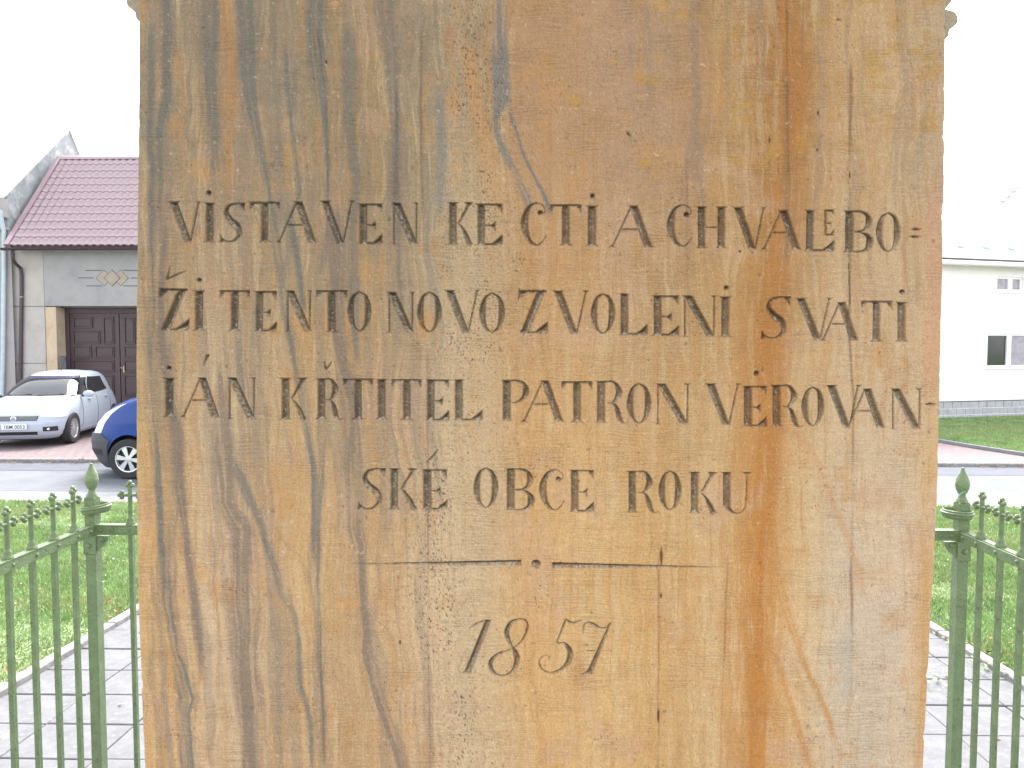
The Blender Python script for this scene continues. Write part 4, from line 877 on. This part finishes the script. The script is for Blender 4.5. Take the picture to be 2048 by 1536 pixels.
# ================================================================== CARS
class Body:
    def __init__(s, tab, n): s.t = np.array(tab, float); s.n = n      # rows: z, front, rear, halfwidth
    def at(s, z):
        f, r_, w_ = [float(np.interp(z, s.t[:, 0], s.t[:, k])) for k in (1, 2, 3)]; c = min(max((.8-f)/.6, 0), 1)*(f-r_)/2; s.c = c
        return f-c, r_+c, w_
    def nn(s, z): return float(np.interp(z, *zip(*s.n))) if isinstance(s.n, list) else s.n
    def S(s, ph, z, off=0):
        f, r_, w_ = s.at(z); e = 2/s.nn(z); c_, s_ = math.cos(ph), math.sin(ph); Lh = f if s_ >= 0 else r_
        return Vector((s.c+math.copysign(abs(s_)**e, s_)*(Lh+off), math.copysign(abs(c_)**e, c_)*(w_+off), z))
    def phx(s, x, z, side=1):       # side +1: +y
        f, r_, w_ = s.at(z); x = x-s.c; Lh = f if x >= 0 else r_; v = min(abs(x)/Lh, 1)**(s.nn(z)/2); a = math.asin(v); a = a if x >= 0 else -a
        return a if side > 0 else PI-a
    def phy(s, y, z, front=True):
        w_ = s.at(z)[2]; v = min(abs(y)/w_, 1)**(s.nn(z)/2); a = math.acos(v); a = a if y >= 0 else PI-a
        return a if front else -a
    def mesh(s, zs, seg=96):
        mb = MB(); phs = []
        for k in range(seg): phs.append(2*PI*k/seg)
        for z in zs:
            for p in phs: mb.v.append(tuple(s.S(p, z)))
        for i in range(len(zs)-1):
            for k in range(seg): mb.f.append((i*seg+k, i*seg+(k+1) % seg, (i+1)*seg+(k+1) % seg, (i+1)*seg+k))
        t0 = (len(zs)-1)*seg; m0 = sum((Vector(mb.v[t0+k]) for k in range(seg)), Vector())/seg; ext = ((.85, .006), (.6, .014), (.3, .019))
        for j, (f_, dz) in enumerate(ext):
            for k in range(seg): v = m0+(Vector(mb.v[t0+k])-m0)*f_; mb.v.append((v.x, v.y, v.z+dz))
            for k in range(seg): a = t0+j*seg; mb.f.append((a+k, a+(k+1) % seg, a+seg+(k+1) % seg, a+seg+k))
        mb.f.append(tuple(range(seg-1, -1, -1))); t = (len(zs)-1+len(ext))*seg; mb.f.append(tuple(t+k for k in range(seg))); return mb
    def patch(s, cs, off=.006, nu=10, nv=8, mb=None):    # cs: 4 corners (phi,z) ccw
        mb = mb or MB(); n = len(mb.v); N = (nu+1)*(nv+1)
        for o_ in (off, -.004):
            for j in range(nv+1):
                for i in range(nu+1):
                    u, v = i/nu, j/nv
                    ph = (cs[0][0]*(1-u)+cs[1][0]*u)*(1-v)+(cs[3][0]*(1-u)+cs[2][0]*u)*v; z = (cs[0][1]*(1-u)+cs[1][1]*u)*(1-v)+(cs[3][1]*(1-u)+cs[2][1]*u)*v
                    p = s.S(ph, z, o_); mb.v.append(tuple(p))
        I = lambda i, j: n+j*(nu+1)+i
        for j in range(nv):
            for i in range(nu): mb.f.append((I(i, j), I(i+1, j), I(i+1, j+1), I(i, j+1)))
        ring = [I(i, 0) for i in range(nu+1)]+[I(nu, j) for j in range(1, nv+1)]+[I(i, nv) for i in range(nu-1, -1, -1)]+[I(0, j) for j in range(nv-1, 0, -1)]
        for a, b in zip(ring, ring[1:]+ring[:1]): mb.f.append((a, a+N, b+N, b))
        return mb
def wheel(parent, x, y, r, wd, side, style, m_t, m_r, m_d):
    w_ = link('wheel', MB().lathe([(.04, -.02), (.04, .02)], 12, ax=1).mesh('hub', m_d), parent, world=False); w_.location = (x, y, r)
    s_ = side; ty = MB(); h = wd/2; ri = r*.66
    ty.lathe([(ri, -h*.9), (r*.80, -h), (r*.95, -h*.95), (r, -h*.7), (r, h*.7), (r*.95, h*.95), (r*.80, h), (ri, h*.9), (ri*.97, h*.6), (ri*.97, -h*.6), (ri, -h*.9)], 36, ax=1, cap=False)
    obj('tyre', ty, m_t, w_, smooth=True, local=True)
    rm = MB(); yo = s_*h*.86
    rm.lathe([(ri*.90, yo*.7), (ri*.93, yo), (ri*.99, yo*1.03), (ri*1.0, yo*.9), (ri*.9, yo*.3)], 36, ax=1, cap=False)
    rm.lathe([(ri*.2, yo*.55), (ri*.22, yo*.92), (ri*.12, yo*1.0), (.003, yo*1.0)], 20, ax=1)
    K = 6 if style == 'van' else 14
    for k in range(K):
        a = 2*PI*k/K+.15; ca, sa = math.cos(a), math.sin(a); wi, wo_ = (ri*.10, ri*.21) if style == 'van' else (ri*.05, ri*.075)
        pts = []
        for rr, ww, yy in ((ri*.18, -wi, .95), (ri*.92, -wo_, .88), (ri*.92, wo_, .88), (ri*.18, wi, .95)):
            pts.append(Vector((ca*rr-sa*ww, yo*yy, sa*rr+ca*ww)))
        rm.prism(pts, (0, -s_*.015, 0))
    obj('rim', rm, m_r, w_, local=True)
    obj('brake_disc', MB().lathe([(.02, yo*.2), (ri*.9, yo*.2), (ri*.9, yo*.1), (.02, yo*.1)], 24, ax=1), m_d, w_, local=True)
def fixn(me):
    bm = bmesh.new(); bm.from_mesh(me); bmesh.ops.remove_doubles(bm, verts=bm.verts, dist=1e-4); bmesh.ops.recalc_face_normals(bm, faces=bm.faces); bm.to_mesh(me); bm.free()
def cut(me_obj, cutters):
    fixn(me_obj.data)
    for c_ in cutters: fixn(c_.data)
    for c_ in cutters:
        m_ = me_obj.modifiers.new('b', 'BOOLEAN'); m_.object = c_; m_.operation = 'DIFFERENCE'; m_.solver = 'EXACT'
    bpy.context.view_layer.update(); dg = bpy.context.evaluated_depsgraph_get(); nm = bpy.data.meshes.new_from_object(me_obj.evaluated_get(dg)); me_obj.modifiers.clear(); me_obj.data = nm
    for c_ in cutters: bpy.data.objects.remove(c_)
def arch(x, y0, y1, z, r): 
    c_ = MB().lathe([(r, y0), (r, y1)], 40, (x, 0, z), ax=1); me = c_.mesh('arch', M['black']); me.materials.append(M['black']); me.polygons.foreach_set('material_index', [1]*len(me.polygons)); return link('arch', me)
M['black'] = mat('black_plastic', (.02, .02, .022), .7); M['tyre'] = mat('tyre_rubber', (.028, .028, .03), .85, .1, 20); M['silver'] = mat('silver_car_paint', (.38, .43, .51), .42, .02, 2, metal=.05, coat=.15)
M['blue'] = mat('blue_van_paint', (.003, .034, .20), .4, .04, 2, coat=.15, spec=.3); M['rim'] = mat('alloy_rim', (.55, .56, .6), .3, .05, metal=.6); M['dark'] = mat('brake_dark', (.02, .02, .02), .6)
M['bumper'] = mat('dark_grey_bumper', (.045, .047, .055), .55, .05, 20, .1, 200); M['lamp'] = mat('lamp_lens', (.62, .64, .68), .08, .1, 30, spec=.8, coat=1); M['chrome'] = mat('chrome_trim', (.7, .7, .72), .15, metal=.9)
M['carglass'] = mat('car_glass', (.018, .02, .024), .04, .4, 2, spec=.6, coat=.3); M['plate'] = mat('number_plate_white', (.62, .63, .66), .4, .02); M['ink'] = mat('plate_black_paint', (.02, .02, .025), .5); M['eu'] = mat('plate_blue_band', (.02, .08, .4), .5)

sb = Body([(.18, 1.88, 1.85, .74), (.25, 1.97, 1.95, .80), (.36, 2.03, 2.0, .83), (.50, 2.035, 2.0, .842), (.62, 2.0, 1.99, .845), (.70, 1.95, 1.98, .842), (.76, 1.84, 1.975, .838), (.80, 1.72, 1.97, .832), (.86, 1.50, 1.965, .822), (.92, 1.27, 1.955, .81), (.97, 1.07, 1.94, .795), (1.0, .97, 1.93, .782),
           (1.1, .80, 1.89, .745), (1.2, .62, 1.82, .705), (1.3, .42, 1.72, .66), (1.38, .22, 1.60, .615), (1.43, .04, 1.48, .57), (1.46, -.12, 1.36, .52), (1.48, -.30, 1.2, .45), (1.49, -.55, .95, .34)],
          [(.2, 5), (.7, 5), (.8, 4.6), (1.0, 3.8), (1.3, 3.8), (1.49, 3)])
# silver car
ca = R(12); cp = onY(27, 862, 14.6); cp.z = 0; fwd = Vector((math.sin(ca), -math.cos(ca), 0)); cc = cp-fwd*2.03
car = thing('parked_car', 'silver hatchback parked nose out in front of the brown gate', 'car', (cc.x, cc.y, PZ+.006), math.atan2(fwd.y, fwd.x))
def slices(tab): 
    zs = []
    t = [r_[0] for r_ in tab]
    for a, b in zip(t, t[1:]): n = max(1, int((b-a)/.03)); zs += [a+(b-a)*i/n for i in range(n)]
    return zs+[t[-1]]
bo = link('body', sb.mesh(slices(sb.t.tolist()), 120).mesh('body', M['silver']), car, world=False)
bo.parent = None; bo.data.materials.append(M['black']); WB = 1.26; wr = .325
cut(bo, [arch(1.24, .50, 1.0, .30, .355), arch(1.24, -1.0, -.50, .30, .355), arch(-1.27, .5, 1.0, .30, .355), arch(-1.27, -1.0, -.5, .30, .355)])
bo.parent = car; sharp(bo.data, 30)
for x in (1.24, -1.27):
    for y in (.755, -.755): wheel(car, x, y, wr, .19, 1 if y > 0 else -1, 'car', M['tyre'], M['rim'], M['dark'])
P = sb.patch
def spx(side, x, z): return (sb.phx(x, z, side), z)
fy = lambda y, z: (sb.phy(y, z), z)
obj('windscreen', P([fy(.70, 1.0), fy(-.70, 1.0), fy(-.52, 1.40), fy(.52, 1.40)][::-1], .008, 16, 10), M['carglass'], car, local=True, smooth=True)
for sd_ in (1, -1):
    qd = lambda pts: [spx(sd_, *p) for p in pts]
    obj('front_door_window', P(qd([(.70, 1.0), (-.10, 1.0), (-.14, 1.36), (.22, 1.36)]), .006), M['carglass'], car, local=True, smooth=True)
    obj('rear_door_window', P(qd([(-.18, 1.01), (-1.05, 1.05), (-.95, 1.35), (-.21, 1.37)]), .006), M['carglass'], car, local=True, smooth=True)
    obj('quarter_window', P(qd([(.92, .965), (.76, .985), (.36, 1.33), (.42, 1.28)]), .005), M['black'], car, local=True)
    for x in (.62, -.45): obj('door_handle', MB().box(x-.32-.09, sd_*.815 if sd_ > 0 else -.86, .88, x-.32+.09, sd_*.86 if sd_ > 0 else -.815, .905, .008), M['silver'], car, local=True)
    for xa in (.74, -.16, -1.0):
        mb = MB(); mb.tube([sb.S(sb.phx(xa-(z-.3)*(.05 if xa > 0 else .0), z, sd_), z, .001) for z in np.linspace(.30, .97, 12)], .0045, 5); obj('door_seam', mb, M['black'], car, local=True)
    obj('sill_trim', P(qd([(.80, .22), (-.85, .22), (-.85, .27), (.80, .27)]), .01), M['silver'], car, local=True)
    mir = MB(); mir.ball((0, 0, 0), .1, 14, 10); 
    me = mir.mesh('mirror', M['silver'], True); mo = link('mirror', me, car, world=False); mo.location = (.66, sd_*.93, 1.02); mo.scale = (.65, 1.15, .75)
    obj('mirror_foot', MB().tube([(0, -sd_*.12, -.07), (0, -sd_*.02, 0)], .035, 8), M['black'], mo, local=True)
    obj('headlight', P([fy(sd_*.80, .60), fy(sd_*.46, .64), fy(sd_*.52, .74), fy(sd_*.80, .78)], .006), M['lamp'], car, local=True, smooth=True)
    hl = sb.S(sb.phy(sd_*.60, .68), .68, .012); obj('headlight_bulb', MB().ball(tuple(hl), .035), M['chrome'], car, local=True) if False else None
    obj('fog_light', P([fy(sd_*.72, .33), fy(sd_*.52, .34), fy(sd_*.52, .43), fy(sd_*.72, .43)], .004), M['black'], car, local=True)
    fl = sb.S(sb.phy(sd_*.60, .38), .38, .01); obj('fog_bulb', MB().ball(tuple(fl), .028), M['chrome'], car, local=True)
    obj('tail_light', P([(sb.phx(-1.93, .9, sd_), .9), (sb.phx(-1.75, .9, sd_), .9), (sb.phx(-1.70, 1.3, sd_), 1.3), (sb.phx(-1.72, 1.3, sd_), 1.3)], .006), mat('tail_lamp_red', (.4, .02, .02), .2) if 'tail_lamp_red' not in bpy.data.materials else bpy.data.materials['tail_lamp_red'], car, local=True)
grl = obj('grille', P([fy(.42, .56), fy(-.42, .56), fy(-.44, .655), fy(.44, .655)][::-1], .004, 16, 4), M['black'], car, local=True)
for z in np.linspace(.575, .645, 5): obj('grille_bar', MB().tube([sb.S(sb.phy(y, z), z, .008) for y in np.linspace(-.42, .42, 9)], .004, 5), M['metal_grey'], grl, local=True)
obj('lower_intake', P([fy(.42, .27), fy(-.42, .27), fy(-.42, .34), fy(.42, .34)][::-1], .004, 16, 4), M['black'], car, local=True)
bd = sb.S(PI/2, .60, .012); bdg = MB().lathe([(.055, 0), (.055, .012), (.045, .016), (.001, .016)], 20, (bd.x-.004, 0, .60), ax=0); bdg = obj('badge', bdg, M['chrome'], car, local=True)
obj('badge_field', MB().lathe([(.038, .0), (.038, .003)], 20, (bd.x+.013, 0, .60), ax=0), mat('badge_grey', (.25, .27, .33), .3), bdg, local=True)
px_ = sb.S(PI/2, .45, .02).x+.005
plt = obj('number_plate', MB().box(px_, -.26, .392, px_+.012, .26, .502, .003), M['plate'], car, local=True)
obj('plate_band', MB().box(px_+.012, -.255, .396, px_+.0135, -.215, .498), M['eu'], plt, local=True)
def txt(name, s_, size, mt, parent, loc, rot, sx=1):
    cu = bpy.data.curves.new(name, 'FONT'); cu.body = s_; cu.size = size; cu.extrude = .0006; cu.offset = .0003; cu.align_x = 'CENTER'; cu.resolution_u = 3
    to = bpy.data.objects.new(name, cu); C.collection.objects.link(to); bpy.context.view_layer.update()
    me = bpy.data.meshes.new_from_object(to.evaluated_get(bpy.context.evaluated_depsgraph_get())); bpy.data.objects.remove(to); me.materials.clear(); me.materials.append(mt)
    o = link(name, me, parent, world=False); o.location = loc; o.rotation_euler = rot; o.scale = (sx, 1, 1); return o
txt('plate_text', '1BM 0053', .105, M['ink'], plt, (px_+.0135, .03, .411), (PI/2, 0, PI/2), .92)
obj('wiper', MB().tube([sb.S(sb.phy(-.55, 1.02), 1.02, .02), sb.S(sb.phy(-.1, 1.035), 1.035, .022)], .009, 6), M['black'], car, local=True)
obj('wiper', MB().tube([sb.S(sb.phy(.02, 1.01), 1.01, .02), sb.S(sb.phy(.50, 1.03), 1.03, .022)], .009, 6), M['black'], car, local=True)
obj('cowl_trim', P([fy(.72, .965), fy(-.72, .965), fy(-.70, .995), fy(.70, .995)][::-1], .004, 16, 2), M['silver'], car, local=True)
obj('antenna', MB().tube([(-.35, 0, 1.475), (-.75, 0, 1.90)], .006, 6), M['black'], car, local=True)
obj('sunshade_strip', P([fy(.535, 1.36), fy(-.535, 1.36), fy(-.50, 1.40), fy(.50, 1.40)][::-1], .011, 12, 2), mat('tinted_strip', (.06, .05, .12), .2), car, local=True)
obj('underbody', MB().box(-1.6, -.60, .15, 1.70, .60, .182), M['black'], car, local=True)

# blue van, facing left
vb_ = Body([(.15, 1.92, 2.0, .80), (.25, 2.02, 2.05, .83), (.45, 2.11, 2.07, .835), (.60, 2.12, 2.08, .835), (.72, 2.09, 2.08, .832), (.9, 2.01, 2.08, .83), (1.05, 1.88, 2.08, .825), (1.16, 1.71, 2.07, .818), (1.25, 1.50, 2.07, .81), (1.32, 1.28, 2.06, .80), (1.38, 1.10, 2.05, .79),
            (1.5, .96, 2.04, .77), (1.65, .74, 2.02, .745), (1.78, .45, 1.99, .71), (1.84, .22, 1.95, .67), (1.87, .02, 1.9, .61), (1.89, -.3, 1.8, .5)],
           [(.2, 4.0), (.7, 4.4), (1.1, 4.4), (1.3, 4.8), (1.87, 4.5)])
vxw = onY(258, 926, 11.72).x; van = thing('blue_van', 'blue van with dark grey bumper standing on the road behind the left fence post', 'van', (vxw+1.30, 11.72+.80, RZ+.004), PI)
vo = link('body', vb_.mesh(slices(vb_.t.tolist()), 140).mesh('body', M['blue']), None); vo.data.materials.append(M['black'])
cut(vo, [arch(1.30, .45, 1.0, .33, .385), arch(1.30, -1.0, -.45, .33, .385), arch(-1.32, .45, 1.0, .33, .385), arch(-1.32, -1.0, -.45, .33, .385)])
vo.parent = van; sharp(vo.data, 30)
for x in (1.30, -1.32):
    for y in (.745, -.745): wheel(van, x, y, .322, .19, 1 if y > 0 else -1, 'van', M['tyre'], M['rim'], M['dark'])
P = vb_.patch; vx = lambda sd_, x, z: (vb_.phx(x, z, sd_), z); vy = lambda y, z: (vb_.phy(y, z), z)
bmp = MB()
cs = [vx(1, 1.61, .155), vx(-1, 1.61, .155), vx(-1, 1.635, .60), vx(1, 1.635, .60)]
P(cs, .018, 40, 10, bmp); P([vx(1, 1.60, .60), vx(1, 2.06, .60), vx(1, 2.06, .72), vx(1, 1.80, .72)], .018, 8, 3, bmp); P([vx(-1, 1.60, .60), vx(-1, 2.06, .60), vx(-1, 2.06, .72), vx(-1, 1.80, .72)], .018, 8, 3, bmp)
obj('front_bumper', bmp, M['bumper'], van, local=True, smooth=True)
for sd_ in (1, -1):
    hl_ = P([vx(sd_, 1.80, .73), vy(sd_*.60, .73), vy(sd_*.60, 1.05), vx(sd_, 1.34, 1.225)], .008, 14, 10); obj('headlight', hl_, M['lamp'], van, local=True, smooth=True)
    for yy, zz_ in ((1.86, .86), (1.70, 1.03)):
        h_ = vb_.S(vb_.phx(yy, zz_, sd_), zz_, -.015); obj('headlight_bulb', MB().ball(tuple(h_), .04, 12, 8), M['chrome'], van, local=True)
    obj('fog_recess', P([vy(sd_*.70, .37), vy(sd_*.50, .37), vy(sd_*.50, .47), vy(sd_*.72, .47)], .022), M['black'], van, local=True)
    obj('door_window', P([vx(sd_, .72, 1.38), vx(sd_, -.25, 1.34), vx(sd_, -.25, 1.72), vx(sd_, .42, 1.72)], .006), M['carglass'], van, local=True, smooth=True)
    obj('side_strip', P([vx(sd_, .85, .55), vx(sd_, -.9, .55), vx(sd_, -.9, .64), vx(sd_, .85, .64)], .014), M['bumper'], van, local=True)
    mb = MB()
    for xa in (.82, -.32): mb.tube([vb_.S(vb_.phx(xa, z, sd_), z, .001) for z in np.linspace(.3, 1.33, 12)], .005, 5)
    obj('door_seam', mb, M['black'], van, local=True)
    am = MB(); ring_ = [(1.30+.39*math.cos(a), .33+.39*math.sin(a)) for a in np.linspace(R(46), R(180), 18)]
    am.tube([(x, sd_*(abs(vb_.S(vb_.phx(x, z, sd_), z).y)+.002), z) for x, z in ring_], .011, 6); obj('arch_trim', am, M['blue'], van, local=True)
obj('windscreen', P([vy(.68, 1.41), vy(-.68, 1.41), vy(-.58, 1.80), vy(.58, 1.80)][::-1], .008, 16, 8), M['carglass'], van, local=True, smooth=True)
obj('grille', P([vy(.50, .66), vy(-.50, .66), vy(-.52, .80), vy(.52, .80)][::-1], .006, 16, 4), M['black'], van, local=True)
obj('hood_seam', MB().tube([vb_.S(vb_.phx(x, z, 1), z, .002) for x, z in ((1.42, 1.21), (1.25, 1.29), (1.0, 1.36))], .006, 5), M['black'], van, local=True)
obj('underbody', MB().box(-1.7, -.58, .17, 1.65, .58, .202), M['black'], van, local=True)

# ================================================================== GRASS + LEAVES
def blades(name, X, Y, Z, h, wid, mt):
    n = len(X); a = rng.uniform(0, 2*PI, n); dx, dy = np.cos(a)*wid, np.sin(a)*wid; b = rng.uniform(0, 2*PI, n); ln = rng.uniform(.1, .75, n)*h; lx, ly = np.cos(b)*ln, np.sin(b)*ln
    V_ = np.stack([np.stack([X-dx, Y-dy, Z], 1), np.stack([X+dx, Y+dy, Z], 1), np.stack([X+dx*.7+lx*.35, Y+dy*.7+ly*.35, Z+h*.6], 1), np.stack([X+lx, Y+ly, Z+h], 1)], 1).reshape(-1, 3)
    k = np.arange(n)*4; Fq = np.stack([k, k+1, k+2, k+3], 1)
    me = bpy.data.meshes.new(name); me.vertices.add(len(V_)); me.vertices.foreach_set('co', V_.astype(np.float32).reshape(-1)); me.loops.add(n*4); me.loops.foreach_set('vertex_index', Fq.reshape(-1).astype(np.int32)); me.polygons.add(n); me.polygons.foreach_set('loop_start', np.arange(0, n*4, 4, dtype=np.int32)); me.update(calc_edges=True)
    me.materials.append(mt); return me
n = 900000; Y = 3.0+(9.70-3.0)*rng.random(n); X = rng.uniform(-9.5, 9.5, n); keep = (X < PXL-.08) | (X > PXR+.08)
pxs = 1058+F*X/Y; keep &= ((pxs > -260) & (pxs < 430)) | ((pxs > 1720) & (pxs < 2300)); keep &= rng.random(n) < np.clip(1.4-Y*.08, .4, 1); X = X[keep]; Y = Y[keep]
Zg = -1.68-.044*Y; tuft = fbm(X*1.6, Y*1.6, 5); h = rng.uniform(.02, .045, len(X))*(.6+.9*tuft)
bare = fbm(X*1.1+7, Y*1.1, 15) > .66; h[bare] *= .45
gro = link('grass', blades('grass', X, Y, Zg, h, .0028, M['blade'])); gro['kind'] = 'stuff'; gro['label'] = 'short green grass of the lawn outside the fence'
print('blades', len(X))
n = 100000; s_ = rng.uniform(-3, 6, n); t_ = rng.random(n); X = P0.x+dirw.x*s_; Yb = P0.y+dirw.y*s_-.08
yf = np.interp(X, [p.x for p in pts_] if False else [onZ(1780, 868, PZ).x, onZ(1880, 884, PZ).x, onZ(1950, 896, PZ).x, onZ(2048, 911, PZ).x], [onZ(1780, 868, PZ).y, onZ(1880, 884, PZ).y, onZ(1950, 896, PZ).y, onZ(2048, 911, PZ).y])
Y = yf+.06+(Yb-yf-.06)*t_; g2 = link('grass', blades('grass', X, Y, zz+.03+(zB+.02-zz)*(Y-yf)/(Yb-yf), rng.uniform(.02, .05, n), .009, M['blade'])); g2['kind'] = 'stuff'; g2['label'] = 'green grass in front of the white house'
# weeds along the kerb
def leaf_mesh(name, items, mt):
    mb = MB()
    for (x, y, z, s_) in items:
        a = random.uniform(0, 2*PI); tl = random.uniform(-.5, .5); c_, d_ = math.cos(a), math.sin(a); R3 = Matrix.Rotation(a, 3, 'Z') @ Matrix.Rotation(tl, 3, 'X') @ Matrix.Rotation(random.uniform(-.5, .5), 3, 'Y'); n = len(mb.v)
        for v in ((-1, 0, 0), (-.45, -.5, .12), (.3, -.45, .15), (1, 0, .05), (.3, .45, .18), (-.45, .5, .1), (0, 0, -.06)): mb.v.append(tuple(Vector((x, y, z))+R3 @ (Vector(v)*s_)))
        for k in range(6): mb.f.append((n+k, n+(k+1) % 6, n+6))
    o = link(name, mb.mesh(name, mt)); o['kind'] = 'stuff'; return o
it = []
for _ in range(420):
    sdx = random.choice((-1, 1)); y = random.uniform(3.4, 9.6); base_ = PXL if sdx < 0 else PXR
    x = base_+sdx*abs(random.gauss(.04, .16)) if random.random() < .6 else base_+sdx*random.uniform(.2, 5)
    it.append((x, y, ground(y)+.03, random.uniform(.012, .028)))
for _ in range(26): 
    y = random.uniform(3.2, 7); sdx = random.choice((-1, 1)); base_ = PXL if sdx < 0 else PXR; it.append((base_-sdx*random.uniform(.02, .7), y, ground(y)+.012, random.uniform(.012, .022)))
for _ in range(230): it.append((random.choice((random.uniform(-10, -5.5), random.uniform(8, 12.5))), 13.25-abs(random.gauss(0, .05)), RZ+.02, random.uniform(.015, .035)))
for _ in range(60): it.append((random.gauss(-7.6, .35), 13.3+random.gauss(0, .08), RZ+.07, random.uniform(.015, .035)))
for _ in range(260):
    x = random.uniform(10.2, 13.4); it.append((x, float(np.interp(x, [onZ(1780, 868, PZ).x, onZ(2048, 911, PZ).x], [onZ(1780, 868, PZ).y, onZ(2048, 911, PZ).y]))-.1-abs(random.gauss(0, .08)), PZ+.02, random.uniform(.02, .035)))
o = leaf_mesh('fallen_leaves', it, M['leaf']); o['label'] = 'small brown and orange leaves scattered on the lawn and along the kerbs'
# clover-like weeds in slab joints
it = []
for (xx, yy) in ((PXR-.41, 4.02), (PXR-.05, 4.2), (PXR+.02, 4.6), (PXL-.12, 4.6), (PXL-.25, 4.3)):
    for _ in range(46): it.append((xx+random.gauss(0, .06), yy+random.gauss(0, .07), ground(yy)+random.uniform(.01, .045), random.uniform(.008, .016)))
o = leaf_mesh('weeds', it, M['blade']); o['label'] = 'low leafy weeds growing at the path kerb and slab joints'
it = [(random.choice((-1, 1))*random.uniform(3, 6.5), random.uniform(3.8, 9.4)) for _ in range(260)]
o = leaf_mesh('daisies', [(x, y, ground(y)+.035, random.uniform(.006, .011)) for x, y in it], mat('daisy_petals', (.7, .7, .66), .8)); o['label'] = 'tiny white daisies dotted over the lawn'
